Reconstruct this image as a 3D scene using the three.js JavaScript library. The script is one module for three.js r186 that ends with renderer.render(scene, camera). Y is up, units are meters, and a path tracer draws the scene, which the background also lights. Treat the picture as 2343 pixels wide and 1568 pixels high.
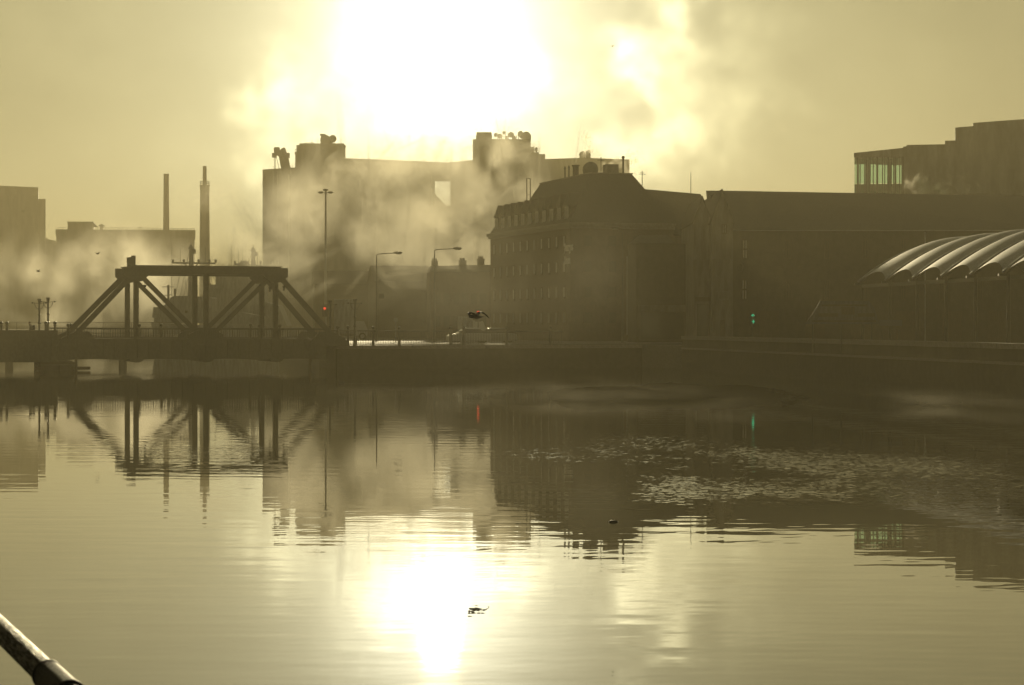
import * as THREE from 'three';
import { mergeGeometries } from 'three/addons/utils/BufferGeometryUtils.js';
import { ConvexGeometry } from 'three/addons/geometries/ConvexGeometry.js';
import { RoundedBoxGeometry } from 'three/addons/geometries/RoundedBoxGeometry.js';
import { MarchingCubes } from 'three/addons/objects/MarchingCubes.js';
import { FontLoader } from 'three/addons/loaders/FontLoader.js';
import { TextGeometry } from 'three/addons/geometries/TextGeometry.js';
import { createNoise2D, createNoise3D } from 'simplex-noise';

// ------------------------------------------------------------------ camera, sky, sun, exposure
const rng = (s) => () => { s = (s + 0x6d2b79f5) | 0; let t = Math.imul(s ^ (s >>> 15), 1 | s); t = (t + Math.imul(t ^ (t >>> 7), 61 | t)) ^ t; return ((t ^ (t >>> 14)) >>> 0) / 4294967296; };
const scene = new THREE.Scene();
const EYE = 3.9, F = 4950, CX = 1171, HY = 743;          // eye height above the water; lens in units of a 2342 x 1568 frame; level camera, horizon a little above the middle
const camera = new THREE.PerspectiveCamera(2 * Math.atan(784 / F) * 180 / Math.PI, 1024 / 685, 0.3, 9000);
camera.position.set(0, EYE, 0);
camera.lookAt(0, EYE, -100);
camera.setViewOffset(2342, 1568, 0, 784 - HY, 2342, 1568);
camera.focus = 200; camera.userData.fStop = 18;

const DEG = Math.PI / 180;
const SUN_AZ = -1.9, SUN_EL = 7.8;
const sunDir = new THREE.Vector3(Math.sin(SUN_AZ * DEG) * Math.cos(SUN_EL * DEG), Math.sin(SUN_EL * DEG), -Math.cos(SUN_AZ * DEG) * Math.cos(SUN_EL * DEG));
const sun = new THREE.DirectionalLight(new THREE.Color().setRGB(1, 0.84, 0.5), 5);
sun.name = 'sun';
sun.position.copy(sunDir).multiplyScalar(900).add(new THREE.Vector3(0, 0, -250));
sun.target.position.set(0, 0, -250);
sun.castShadow = true; sun.shadow.radius = 2; sun.shadow.mapSize.set(4096, 4096);
Object.assign(sun.shadow.camera, { left: -220, right: 220, top: 160, bottom: -160, near: 10, far: 2200 });
scene.add(sun, sun.target);

const n2 = createNoise2D(rng(11)), n3 = createNoise3D(rng(23));
const fbm3 = (x, y, z, o = 5) => { let a = 0, w = 0.5; for (let i = 0; i < o; i++) { a += w * n3(x, y, z); x *= 2.03; y *= 2.03; z *= 2.03; w *= 0.5; } return a; };
const clamp = THREE.MathUtils.clamp, smooth = THREE.MathUtils.smoothstep;
{ // misty morning sky: bright round the sun, duller away from it, banks of sunlit vapour drifting through
  const W = 4096, H = 2048, data = new Float32Array(W * H * 4);
  // billows of vapour: azimuth, elevation, half width, half height (degrees), strength
  const billows = [[-3.0, 6.6, 1.5, 1.5, 0.8], [-1.9, 5.2, 2.3, 1.3, 0.75], [-0.4, 6.0, 1.8, 1.3, 0.5], [-6.2, 5.7, 0.7, 1.2, 0.8], [-5.4, 4.6, 1.2, 0.9, 0.5], [3.8, 7.4, 1.0, 1.0, 1.15], [3.5, 6.5, 0.6, 0.8, 0.7], [4.6, 7.8, 1.0, 0.7, 0.6],
    [4.2, 5.3, 1.3, 0.9, 0.75], [3.6, 4.6, 0.9, 0.9, 0.7], [3.3, 4.0, 0.6, 0.8, 0.6], [5.4, 6.2, 1.6, 1.8, 0.4], [-8, 4, 2.4, 1.2, 0.12], [9, 7, 2.5, 1.6, 0.07], [-12, 7, 2.5, 1.3, 0.08], [20, 9, 5, 3, 0.12], [-24, 8, 6, 3, 0.12]];
  for (let j = 0; j < H; j++) {
    const el = ((j + 0.5) / H - 0.5) * 180;
    for (let i = 0; i < W; i++) {
      const o = (j * W + i) * 4;
      if (el < -1) { data[o] = 0.2; data[o + 1] = 0.18; data[o + 2] = 0.1; data[o + 3] = 1; continue; }
      const phi = ((i + 0.5) / W - 0.5) * 2 * Math.PI, ce = Math.cos(el * DEG);
      const x = ce * Math.cos(phi), y = Math.sin(el * DEG), z = ce * Math.sin(phi);
      const th = Math.acos(clamp(x * sunDir.x + y * sunDir.y + z * sunDir.z, -1, 1)) / DEG;
      let L = (0.05 + 0.46 * Math.exp(-th / 13.5) + 0.46 * Math.exp(-((th / 4.4) ** 2)) + 0.9 * Math.exp(-((th / 2.0) ** 2))) * (1 + 0.6 * Math.exp(-((el / 6) ** 2)));
      const az = Math.atan2(x, -z) / DEG;
      if (th < 60) {
        const fine = fbm3(az * 0.55, el * 0.75, 3.1, 6), wide = fbm3(az * 0.13, el * 0.2, 9.4, 4);
        let b = 0;
        const wx = az + 0.8 * n3(az * 0.45, el * 0.45, 1.3) + 0.35 * n3(az * 1.4, el * 1.4, 4.1) + 0.14 * n3(az * 3.6, el * 3.6, 2.6), wy = el + 0.8 * n3(az * 0.45, el * 0.45, 7.7) + 0.35 * n3(az * 1.4, el * 1.4, 8.8) + 0.14 * n3(az * 3.6, el * 3.6, 5.2);
        for (const [a, e, w, h, s] of billows) {
          const q = ((wx - a) / w) ** 2 + ((wy - e) / h) ** 2;
          if (q < 6) b += s * Math.exp(-q * 0.9);
        }
        const fade = 1 - smooth(th, 35, 60);
        L *= 1 + fade * (0.10 * wide + 0.8 * b * clamp(0.92 + 0.9 * fine, 0, 2));
      } 
      const warm = Math.exp(-th / 45), core = Math.exp(-th / 7), up = smooth(el, 8, 60);
      const r = 1, g = 0.932 - 0.068 * warm + 0.10 * core, bl = 0.68 - 0.37 * warm + 0.42 * core;
      const cool = up * (1 - warm);
      data[o] = L * (r - 0.1 * cool); data[o + 1] = L * (g + 0.0 * cool); data[o + 2] = L * (bl + 0.12 * cool); data[o + 3] = 1;
    }
  }
  const t = new THREE.DataTexture(data, W, H, THREE.RGBAFormat, THREE.FloatType);
  t.mapping = THREE.EquirectangularReflectionMapping; t.magFilter = THREE.LinearFilter; t.needsUpdate = true;
  scene.background = t; scene.environment = t;
}
const GB = 2.05; // level of the bank beside the bridge
scene.fog = new THREE.FogExp2(new THREE.Color().setRGB(1, 0.9, 0.58), 0.0009);
const renderer = new THREE.WebGLRenderer({ antialias: true });
renderer.setSize(1024, 685);
renderer.toneMapping = THREE.LinearToneMapping; renderer.toneMappingExposure = 1.8;
renderer.shadowMap.enabled = true;

// ------------------------------------------------------------------ helpers
const V = (x, y, z) => new THREE.Vector3(x, y, z);
const mx = (px, d) => (px - CX) / F * d, my = (py, d) => EYE + (HY - py) / F * d;   // frame position at a distance -> metres
const taken = new Map();
const numbered = (n) => { const k = taken.get(n) ?? 0; taken.set(n, k + 1); return k ? n + '_' + String(k).padStart(3, '0') : n; };
const shade = (m) => { m.castShadow = true; m.receiveShadow = true; return m; };
function tag(o, label, category, group) { o.userData = { label, category }; if (group) o.userData.group = group; return o; }
function thing(name, label, category, [x, y, z], turn = 0, group) {
  const g = new THREE.Group(); g.name = numbered(name); g.position.set(x, y, z); g.rotation.y = turn; scene.add(g);
  return tag(g, label, category, group);
}
function clean(g) { // plain non-indexed geometry with position, normal, uv
  const q = g.index ? g.toNonIndexed() : g;
  for (const k of Object.keys(q.attributes)) if (!['position', 'normal', 'uv'].includes(k)) q.deleteAttribute(k);
  if (!q.attributes.normal) q.computeVertexNormals();
  if (!q.attributes.uv) q.setAttribute('uv', new THREE.BufferAttribute(new Float32Array(q.attributes.position.count * 2), 2));
  return q;
}
const merge = (a) => mergeGeometries(a.map(clean));
function part(name, geo, mat, parent) {
  const m = shade(new THREE.Mesh(Array.isArray(geo) ? merge(geo) : geo, mat)); m.name = name; parent.add(m); return m;
}
function solo(name, geo, mat, label, category, group) { // a thing that is one mesh
  const m = part(numbered(name), geo, mat, scene); return tag(m, label, category, group);
}
function struct(name, geo, mat) { const m = part(name, geo, mat, scene); m.userData.kind = 'structure'; return m; }
function metreUV(g) { // uv in metres by the way each face points
  g = g.index ? g.toNonIndexed() : g;
  const p = g.attributes.position, n = g.attributes.normal, uv = new Float32Array(p.count * 2);
  for (let i = 0; i < p.count; i++) {
    const ax = Math.abs(n.getX(i)), ay = Math.abs(n.getY(i)), az = Math.abs(n.getZ(i));
    uv[i * 2] = ax > ay && ax > az ? p.getZ(i) : p.getX(i); uv[i * 2 + 1] = ay >= ax && ay >= az ? p.getZ(i) : p.getY(i);
  }
  g.setAttribute('uv', new THREE.BufferAttribute(uv, 2)); return g;
}
const box = (w, h, d, x = 0, y = 0, z = 0) => metreUV(new THREE.BoxGeometry(w, h, d).translate(x, y, z));                       // centred
const span = (x0, x1, y0, y1, z0, z1) => box(Math.abs(x1 - x0), Math.abs(y1 - y0), Math.abs(z1 - z0), (x0 + x1) / 2, (y0 + y1) / 2, (z0 + z1) / 2);
const rbox = (w, h, d, r, x = 0, y = 0, z = 0) => metreUV(new RoundedBoxGeometry(w, h, d, 2, r).translate(x, y, z));
const cyl = (r0, r1, h, x = 0, y = 0, z = 0, n = 10) => new THREE.CylinderGeometry(r1, r0, h, n).translate(x, y + h / 2, z);    // r0 below, stands on y
function bar(a, b, w, h = w) { // straight beam of w x h from a to b
  const L = a.distanceTo(b), g = box(w, h, L), m = new THREE.Matrix4().lookAt(a, b, Math.abs(b.y - a.y) > 0.999 * L ? V(0, 0, 1) : V(0, 1, 0));
  g.applyMatrix4(m); return g.translate((a.x + b.x) / 2, (a.y + b.y) / 2, (a.z + b.z) / 2);
}
function rod(a, b, r, r1 = r, n = 6) {
  const L = a.distanceTo(b), g = new THREE.CylinderGeometry(r1, r, L, n);
  g.applyQuaternion(new THREE.Quaternion().setFromUnitVectors(V(0, 1, 0), b.clone().sub(a).normalize())); return g.translate((a.x + b.x) / 2, (a.y + b.y) / 2, (a.z + b.z) / 2);
}
const tube = (pts, r, n = 24, k = 6) => new THREE.TubeGeometry(new THREE.CatmullRomCurve3(pts), n, r, k);
const ball = (r, x, y, z, sx = 1, sy = 1, sz = 1, n = 10) => new THREE.SphereGeometry(r, n, Math.max(5, n - 3)).scale(sx, sy, sz).translate(x, y, z);
function prism(pts, depth, z = 0, bevel = 0) { // outline in x, y pushed along z, centred on z
  const s = new THREE.Shape(pts.map(([x, y]) => new THREE.Vector2(x, y)));
  return metreUV(new THREE.ExtrudeGeometry(s, { depth, bevelEnabled: bevel > 0, bevelSize: bevel, bevelThickness: bevel, bevelSegments: 1, curveSegments: 6 }).translate(0, 0, z - depth / 2));
}
const hull = (pts) => metreUV(new ConvexGeometry(pts.map((p) => V(...p))));

// ------------------------------------------------------------------ materials
function grain(size, seed, contrast, streak = 1, fine = 1) {
  const d = new Uint8Array(size * size * 4), r = rng(seed), nn = createNoise3D(rng(seed + 5));
  for (let j = 0; j < size; j++) for (let i = 0; i < size; i++) {
    const a = i / size * 2 * Math.PI, x = Math.cos(a) * 1.2, y = Math.sin(a) * 1.2, z = j / size * 7 / streak;
    let v = 0.5 * nn(x * 1.5, y * 1.5, z) + 0.3 * nn(x * 5, y * 5, z * 3) + 0.2 * nn(x * 14, y * 14, z * 9) + (r() - 0.5) * 0.35 * fine;
    const c = clamp(205 + v * contrast, 30, 255), o = (j * size + i) * 4;
    d[o] = c; d[o + 1] = c; d[o + 2] = c; d[o + 3] = 255;
  }
  const t = new THREE.DataTexture(d, size, size); t.wrapS = t.wrapT = THREE.RepeatWrapping; t.magFilter = THREE.LinearFilter; t.colorSpace = THREE.SRGBColorSpace; t.needsUpdate = true; return t;
}
const rep = (t, u, v) => { const c = t.clone(); c.repeat.set(u, v); c.needsUpdate = true; return c; };
const T = { wall: grain(256, 3, 60, 3), rust: grain(256, 8, 110, 1), fine: grain(256, 21, 45, 1, 1.6) };
const std = (r, g, b, rough = 0.85, metal = 0, map = null, o = {}) => new THREE.MeshPhysicalMaterial({ color: new THREE.Color().setRGB(r, g, b), roughness: rough, metalness: metal, map, ...o });
const M = {
  concrete: std(0.26, 0.25, 0.23, 0.9, 0, rep(T.wall, 0.04, 0.04)), farwall: std(0.22, 0.21, 0.19, 0.9, 0, rep(T.wall, 0.05, 0.05)),
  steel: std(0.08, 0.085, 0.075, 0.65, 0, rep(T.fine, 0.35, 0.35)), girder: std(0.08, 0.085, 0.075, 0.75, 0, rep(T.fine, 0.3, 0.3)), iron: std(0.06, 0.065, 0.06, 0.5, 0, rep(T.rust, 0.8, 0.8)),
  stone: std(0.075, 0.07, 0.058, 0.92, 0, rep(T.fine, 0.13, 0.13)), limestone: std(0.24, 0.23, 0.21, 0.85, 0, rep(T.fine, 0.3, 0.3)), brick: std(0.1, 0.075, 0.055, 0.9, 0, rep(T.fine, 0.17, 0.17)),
  roofing: std(0.06, 0.062, 0.065, 0.95, 0, rep(T.fine, 0.4, 0.4), { specularIntensity: 0 }), slate: std(0.06, 0.062, 0.065, 0.8, 0, rep(T.fine, 0.4, 0.4), { specularIntensity: 0.25 }), render: std(0.19, 0.18, 0.16, 0.85, 0, rep(T.wall, 0.12, 0.12)), white: std(0.5, 0.49, 0.46, 0.6), glass: std(0.02, 0.025, 0.025, 0.06, 0, null, { ior: 1.5 }),
  asphalt: std(0.045, 0.045, 0.045, 0.7, 0, rep(T.fine, 0.5, 0.5), { specularIntensity: 0.12 }), earth: std(0.12, 0.11, 0.09, 0.95, 0, rep(T.wall, 0.05, 0.05)), paving: std(0.14, 0.135, 0.125, 0.8, 0, rep(T.fine, 0.4, 0.4)),
  shipgrey: std(0.3, 0.31, 0.32, 0.6, 0, rep(T.wall, 0.2, 0.2)), dark: std(0.03, 0.03, 0.03, 0.6), timber: std(0.09, 0.07, 0.05, 0.9, 0, rep(T.wall, 0.6, 0.6)), galv: std(0.42, 0.43, 0.43, 0.5, 0.7, rep(T.rust, 2, 2)),
  rubber: std(0.02, 0.02, 0.02, 0.8), skin: std(0.4, 0.26, 0.19, 0.6), cloth: std(0.035, 0.037, 0.05, 0.9), feather: std(0.06, 0.06, 0.06, 0.8), bark: std(0.06, 0.05, 0.04, 0.95),
};
M.blind = std(0.45, 0.43, 0.38, 0.5); M.dim = std(0.02, 0.022, 0.022, 0.35, 0, null, { specularIntensity: 0.5 });
const paint = (r, g, b) => new THREE.MeshPhysicalMaterial({ color: new THREE.Color().setRGB(r, g, b), roughness: 0.35, clearcoat: 1, clearcoatRoughness: 0.05 });
const font = await new FontLoader().loadAsync('fonts/droid/droid_serif_bold.typeface.json');
const fontSans = await new FontLoader().loadAsync('fonts/droid/droid_sans_bold.typeface.json');
// ------------------------------------------------------------------ water
{
  const N = 2048, r = rng(77);
  const waves = (count, lo, hi, slope, spread, bias) => { // random sea: wave vectors, phases and slopes that add up to the rms slope
    const w = []; let sum = 0;
    for (let i = 0; i < count; i++) {
      const L = lo * (hi / lo) ** r(), a = bias + (r() + r() + r() - 1.5) * spread, k = 2 * Math.PI / L, s = 0.6 + r();
      w.push([k * Math.sin(a), k * Math.cos(a), r() * 6.283, s]); sum += s * s / 2;
    }
    const f = slope / Math.sqrt(sum); for (const q of w) q[3] *= f; return w;
  };
  const calm = waves(30, 0.25, 2.4, 0.0024, 0.7, 0.1), cat = waves(52, 0.1, 0.42, 1, 1.3, -0.15);
  const dAt = (py) => EYE * F / (py - HY);
  const reach = (X0, XW, Z0, ZW, zFrom, zTo, last) => {
  const data = new Float32Array(N * N * 4);
  for (let j = 0; j < N; j++) {
    const d = Z0 + (j + 0.5) / N * ZW;
    for (let i = 0; i < N; i++) {
      const x = X0 + (i + 0.5) / N * XW;
      const patch = 0.5 * n2(x * 0.09, d * 0.035) + 0.3 * n2(x * 0.25 + 7, d * 0.09) + 0.2 * n2(x * 0.8, d * 0.3);
      // breeze on the water: two streaks off the quay, one band by the bridge end, a faint cat's paw under the truss
      const ang = x / d, top = dAt(972 + 75 * (ang - 0.0) / 0.237), mid = dAt(1052 + 60 * ang / 0.237), mid2 = dAt(1076 + 20 * ang / 0.237), low = dAt(1122 + 34 * ang / 0.237);
      const ww = 2.2 + 3 * patch, right = smooth(ang, -0.035, 0.06);
      let m = right * 0.95 * smooth(top - d, -7, 8 + ww) * smooth(d - mid, -3 - ww, 4);
      m = Math.max(m, smooth(ang, 0.035, 0.075) * 0.72 * smooth(mid2 - d, -3, 3) * smooth(d - low, -2.5 - ww, 3));
      m = Math.max(m, 0.5 * clamp(0.5 + 1.6 * n2(x * 1.3, d * 0.25), 0, 1.6) * smooth(d, 150, 164 + 4 * patch) * (1 - smooth(d, 186, 192)) * smooth(ang, -0.1, -0.035) * (1 - smooth(ang, 0.02, 0.085)));
      m = Math.max(m, 0.16 * Math.exp(-(((d - 66) / 5) ** 2) - ((ang + 0.13) / 0.05) ** 2), 0.05 * Math.exp(-(((d - 66) / 14) ** 2)));
      m *= clamp(0.75 + 0.9 * patch, 0.15, 1.25);
      const lull = clamp(0.9 + 0.9 * patch, 0.35, 1.6) * 0.85;
      let sx = 0, sd = 0;
      for (const [kx, kd, p, s] of calm) { const c = s * Math.cos(kx * x + kd * d + p), k = Math.hypot(kx, kd); sx += c * kx / k; sd += c * kd / k; }
      sx *= lull; sd *= lull;
      if (m > 0.004) {
        let ax = 0, ad = 0;
        for (const [kx, kd, p, s] of cat) { const c = s * Math.cos(kx * x + kd * d + p), k = Math.hypot(kx, kd); ax += c * kx / k; ad += c * kd / k; }
        sx += ax * m * 0.036; sd += ad * m * 0.036;
      }
      const ed = Math.hypot((x - mx(780, 143)) * 1.0, 0), wk = (d - 142.5) - 0.05 * ed; // fine wake behind the swimming bird
      if (ed < 5 && Math.abs(wk) < 1.2) sd += 0.03 * Math.exp(-((wk / 0.5) ** 2)) * Math.cos(wk * 5) * (1 - ed / 5);
      const e = Math.min(smooth(x - X0, 0, 5), smooth(X0 + XW - x, 0, 5)) * (last ? smooth(Z0 + ZW - d, 0, 15) : 1);
      const o = (j * N + i) * 4, l = 1 / Math.hypot(sx * e, sd * e, 1);
      data[o] = 0.5 - 0.5 * sx * e * l; data[o + 1] = 0.5 - 0.5 * sd * e * l; data[o + 2] = 0.5 + 0.5 * l; data[o + 3] = 1;
    }
  }
  const t = new THREE.DataTexture(data, N, N, THREE.RGBAFormat, THREE.FloatType);
  t.magFilter = THREE.LinearFilter; t.needsUpdate = true;
  const g = new THREE.PlaneGeometry(1600, zFrom - zTo, 1, 1).rotateX(-Math.PI / 2).translate(0, 0, (zFrom + zTo) / 2), p = g.attributes.position, uv = g.attributes.uv;
  for (let i = 0; i < p.count; i++) uv.setXY(i, (p.getX(i) - X0) / XW, (-p.getZ(i) - Z0) / ZW);
  const m = new THREE.MeshPhysicalMaterial({ color: new THREE.Color().setRGB(0.07, 0.066, 0.04), roughness: 0.012, ior: 2, normalMap: t });
  struct(last ? 'river_water_001' : 'river_water', g, m);
  };
  reach(-32, 64, 12, 88, 30, -100, false);
  reach(-52, 104, 100, 112, -100, -440, true);
}
// ------------------------------------------------------------------ ground
const PHI = 16.6 * DEG, LX = Math.cos(PHI), LZ = -Math.sin(PHI), BX = mx(470, 187), BZ = -187;   // the bridge's long axis and the middle of its near truss
const onLine = (t, off = 0) => [BX + LX * t - Math.sin(PHI) * off, BZ + LZ * t - Math.cos(PHI) * off];  // off: behind the near side
const slab = (pts, y0, y1) => metreUV(new THREE.ExtrudeGeometry(new THREE.Shape(pts.map(([x, z]) => new THREE.Vector2(x, -z))), { depth: y1 - y0, bevelEnabled: false }).rotateX(-Math.PI / 2).translate(0, y0, 0));
const QUAY = [[15.4, -190], [27.2, -115], [31, -90]];
const bankPts = [onLine(11.6, 0.6), onLine(40, 0.6), [15.9, -190], [27.7, -115], [31.5, -90], [400, -60], [400, -401], [-33, -401], [-28, -260], onLine(11.6, 8)];
struct('ground', slab(bankPts, -1.5, GB), M.paving);
struct('ground_001', slab([[-2500, -401.5], [2500, -401.5], [2500, -3200], [-2500, -3200]], -1.5, 2.6), M.earth);
struct('road', slab([onLine(10.5, 1.2), onLine(170, 1.2), onLine(170, 8), onLine(10.5, 8)], GB + 0.006, GB + 0.02), M.asphalt);
struct('road_001', slab([[-20, -222], [-10, -222], [-8, -260], [-12, -400], [-26, -400], [-23, -260]], GB + 0.006, GB + 0.016), M.asphalt);
// near quay the camera stands on, out of view below the frame
const RX = mx(130, 4.0), RZ = -4.0, RT = Math.tan(21 * DEG);
struct('quay_pavement', slab([[RX + 0.25 - RT * 0 , RZ], [RX + 0.25 + RT * 14, RZ + 14], [-14, RZ + 14], [-14, RZ - 3], [RX + 0.25 - RT * 3, RZ - 3]], -1.5, 2.27), M.paving);

{ // quay walls
  const wall = (name, label, pts, y0, y1, thick, cope, ledge) => {
    const t = thing(name, label, 'quay wall', [pts[0][0], 0, pts[0][1]]);
    const A = (p, y) => V(p[0] - pts[0][0], y, p[1] - pts[0][1]);
    for (let i = 0; i + 1 < pts.length; i++) {
      const a = A(pts[i], 0), b = A(pts[i + 1], 0), L = a.distanceTo(b), dir = b.clone().sub(a).normalize();
      part('wall_face', bar(a.clone().setY((y0 + y1) / 2), b.clone().setY((y0 + y1) / 2), thick, y1 - y0), M.stone, t);
      const n = Math.round(L / cope);
      for (let k = 0; k < n; k++) { // coping stones
        const p = a.clone().addScaledVector(dir, (k + 0.01) * L / n), q = a.clone().addScaledVector(dir, (k + 0.99) * L / n), yy = y1 + 0.151 + 0.012 * n2(k * 1.7, i * 5);
        part('coping_stone', bar(p.setY(yy), q.setY(yy), thick + 0.24, 0.3), M.limestone, t);
      }
      if (ledge) part('ledge', bar(a.clone().setY(ledge), b.clone().setY(ledge), thick + 0.2, 0.16), M.limestone, t);
    }
    return t;
  };
  wall('quay_wall', 'long stone quay wall below the silver canopy, pale coping on top', QUAY, -1.4, 2.6, 0.9, 2.4, 1.83);
  wall('quay_wall', 'stone approach wall under the railing beside the bridge end', [onLine(11.6, 0.5), onLine(41, 0.5)], -1.4, 1.75, 0.9, 2.2, 0);
  wall('quay_wall', 'stone quay wall in the mist where the grey ships lie', [[-200, -401], [-33, -401]], -1.4, 2.6, 0.8, 6, 0);
}
// ------------------------------------------------------------------ truss bridge
const nearT = (px) => { const k = (px - CX) / F; return (187 * k - BX) / (LX + LZ * k); };
const farT = (px) => { const k = (px - CX) / F, [ox, oz] = onLine(0, 6.6); return (-oz * k - ox) / (LX + LZ * k); };
const nearY = (py, t) => my(py, 187 - LZ * t), farY = (py, t) => my(py, 193.3 - LZ * t);
const bridge = thing('truss_bridge', 'dark steel truss bridge with paired posts and diagonals over the river', 'bridge', [BX, 0, BZ], PHI);
bridge.rotation.z = -0.0025;
{
  const b = bridge, HT = 8.6; // height of the chord's middle
  const trusses = [[0, [310, 470, 629].map(nearT), nearT(160), nearT(768)], [-6.6, [290, 444.5, 597.5].map(farT), farT(139), farT(727)]];
  for (const [z, [p0, p1, p2], e0, e1] of trusses) {
    const yb = 2.55;
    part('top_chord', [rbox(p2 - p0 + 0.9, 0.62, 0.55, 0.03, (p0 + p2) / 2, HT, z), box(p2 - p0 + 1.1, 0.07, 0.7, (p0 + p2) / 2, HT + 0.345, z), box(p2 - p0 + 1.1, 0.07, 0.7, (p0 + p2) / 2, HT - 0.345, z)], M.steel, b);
    for (const s of [[p0, -1], [p2, 1]]) {
      part('end_gusset', prism([[s[0] - 1.05, HT + 0.24], [s[0] + 1.05, HT + 0.24], [s[0] + 1.05, HT - 0.5], [s[0] + 0.45, HT - 1.0], [s[0] - 0.45, HT - 1.0], [s[0] - 1.05, HT - 0.5]], 0.64, z), M.steel, b);
      const hg = part('hanging_lamp', [rod(V(s[0] + 0.75, HT - 0.6, z), V(s[0] + 0.75, HT - 1.25, z), 0.03), cyl(0.05, 0.16, 0.3, s[0] + 0.75, HT - 1.6, z, 8), ball(0.11, s[0] + 0.75, HT - 1.62, z)], M.iron, b); hg.castShadow = true;
    }
    for (const p of [p0, p1, p2]) {
      const post = part('post', [box(0.1, HT - 0.34 - 2.2, 0.46, p - 0.16, (HT + 1.86) / 2, z), box(0.1, HT - 0.34 - 2.2, 0.46, p + 0.16, (HT + 1.86) / 2, z), box(0.3, HT - 0.34 - 2.2, 0.08, p, (HT + 1.86) / 2, z)], M.steel, b);
      for (let k = 0; k < 8; k++) part('batten_plate', box(0.44, 0.2, 0.02, p, 3 + k * 0.62, z + 0.25), M.steel, post);
    }
    const dg = (a, c, w = 0.38) => part('diagonal', [bar(a.clone().add(V(0, 0, 0.17)), c.clone().add(V(0, 0, 0.17)), 0.09, w), bar(a.clone().add(V(0, 0, -0.17)), c.clone().add(V(0, 0, -0.17)), 0.09, w), bar(a, c, 0.26, 0.06)], M.steel, b);
    dg(V(p0, HT - 0.1, z), V(e0, yb, z), 0.44); dg(V(p2, HT - 0.1, z), V(e1, yb, z), 0.44);
    dg(V(p0, HT - 0.1, z), V(p1, yb - 0.1, z)); dg(V(p2, HT - 0.1, z), V(p1, yb - 0.1, z));
    part('foot_gusset', prism([[p1 - 1.75, yb - 0.45], [p1 + 1.75, yb - 0.45], [p1 + 1.4, yb + 0.55], [p1 + 0.5, yb + 1.0], [p1 - 0.5, yb + 1.0], [p1 - 1.4, yb + 0.55]], 0.66, z), M.steel, b);
    for (const [e, s] of [[e0, 1], [e1, -1]]) part('end_shoe', prism([[e - 1.2 * s, yb - 0.5], [e + 2.6 * s, yb - 0.5], [e + 1.5 * s, yb + 0.75], [e + 0.4 * s, yb + 0.75], [e - 0.7 * s, yb + 0.2]], 0.7, z), M.steel, b);
    // main girder with a gently arched underside, stiffeners on its face
    const a0 = nearT(130), a1 = nearT(745), pts = [[a0, 2.62], [a1, 2.62]];
    for (let k = 0; k <= 36; k++) { const x = a1 + (a0 - a1) * k / 36, u = ((x - a0) / (a1 - a0) * 4) % 1; pts.push([x, 0.82 + 0.13 * Math.sin(Math.PI * u)]); }
    const gd = part('main_girder', prism(pts, 0.4, z), M.girder, b);
    for (let k = 1; k < 24; k++) part('stiffener', box(0.09, 1.55, 0.14, a0 + (a1 - a0) * k / 24, 1.8, z + (z ? -0.27 : 0.27)), M.girder, gd);
    part('girder_flange', box(a1 - a0, 0.07, 0.62, (a0 + a1) / 2, 2.655, z), M.girder, gd);
  }
  const a0 = nearT(130), a1 = nearT(745);
  part('deck', box(a1 - a0, 0.24, 6.2, (a0 + a1) / 2, 2.38, -3.3), M.asphalt, b);
  for (const p of [310, 470, 629]) { // deep rounded cross-girder ends
    const x = nearT(p) - 0.2, g = new THREE.CylinderGeometry(0.62, 0.62, 7.6, 20, 1, false, 0, Math.PI).rotateX(Math.PI / 2).rotateZ(-Math.PI / 2);
    part('cross_girder', metreUV(g.scale(1, 0.55, 1).translate(x + 0.2, 0.98, -3.3)), M.girder, b);
  }
  for (const k of [0.25, 0.5, 0.75]) part('top_brace', box(0.25, 0.3, 6.1, nearT(310) + (nearT(629) - nearT(310)) * k, HT, -3.3), M.steel, b);
  // raised plates left standing on one end of the far chord
  for (const [px, top, w, lean] of [[288.5, 592, 0.26, -0.06], [293, 591, 0.14, -0.035], [298.5, 588, 0.34, 0.0]]) {
    const t0 = farT(px), y1 = farY(top, t0), g = box(w, y1 - 8.6, 0.5, 0, (y1 - 8.6) / 2, 0).rotateZ(-lean); part('raised_plate', g.translate(t0 + 0.2, 8.7, -6.6), M.steel, b);
  }
}
// approach span on the near side of the pier, with its plated parapet
{
  const a = nearT(-60), c = nearT(131), L = c - a, t = thing('approach_span', 'plated approach span with solid parapet joining the truss bridge', 'bridge', [...onLine(a, 0).slice(0, 1), 0, onLine(a, 0)[1]], PHI);
  part('girder', [span(0, L, 0.72, 3.3, -0.3, 0.1), span(0, L, 3.3, 3.42, -0.38, 0.18)], M.girder, t);
  for (let k = 0; k < 9; k++) part('stiffener', box(0.12, 2.5, 0.14, 0.4 + k * L / 9.2, 2.0, 0.17), M.girder, t);
  part('girder', span(0, L, 0.72, 3.1, -6.9, -6.5), M.girder, t);
  part('deck', span(0, L, 2.1, 2.45, -6.48, -0.32), M.asphalt, t);
  for (const px of [2, 15, 104, 125, 132, 154]) if (px < 131) part('finial_post', [cyl(0.12, 0.1, 0.45, nearT(px) - a, 3.42, -0.1, 8), ball(0.15, nearT(px) - a, 4.03, -0.1), cyl(0.17, 0.17, 0.06, nearT(px) - a, 3.83, -0.1, 8)], M.iron, t);
}
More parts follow.
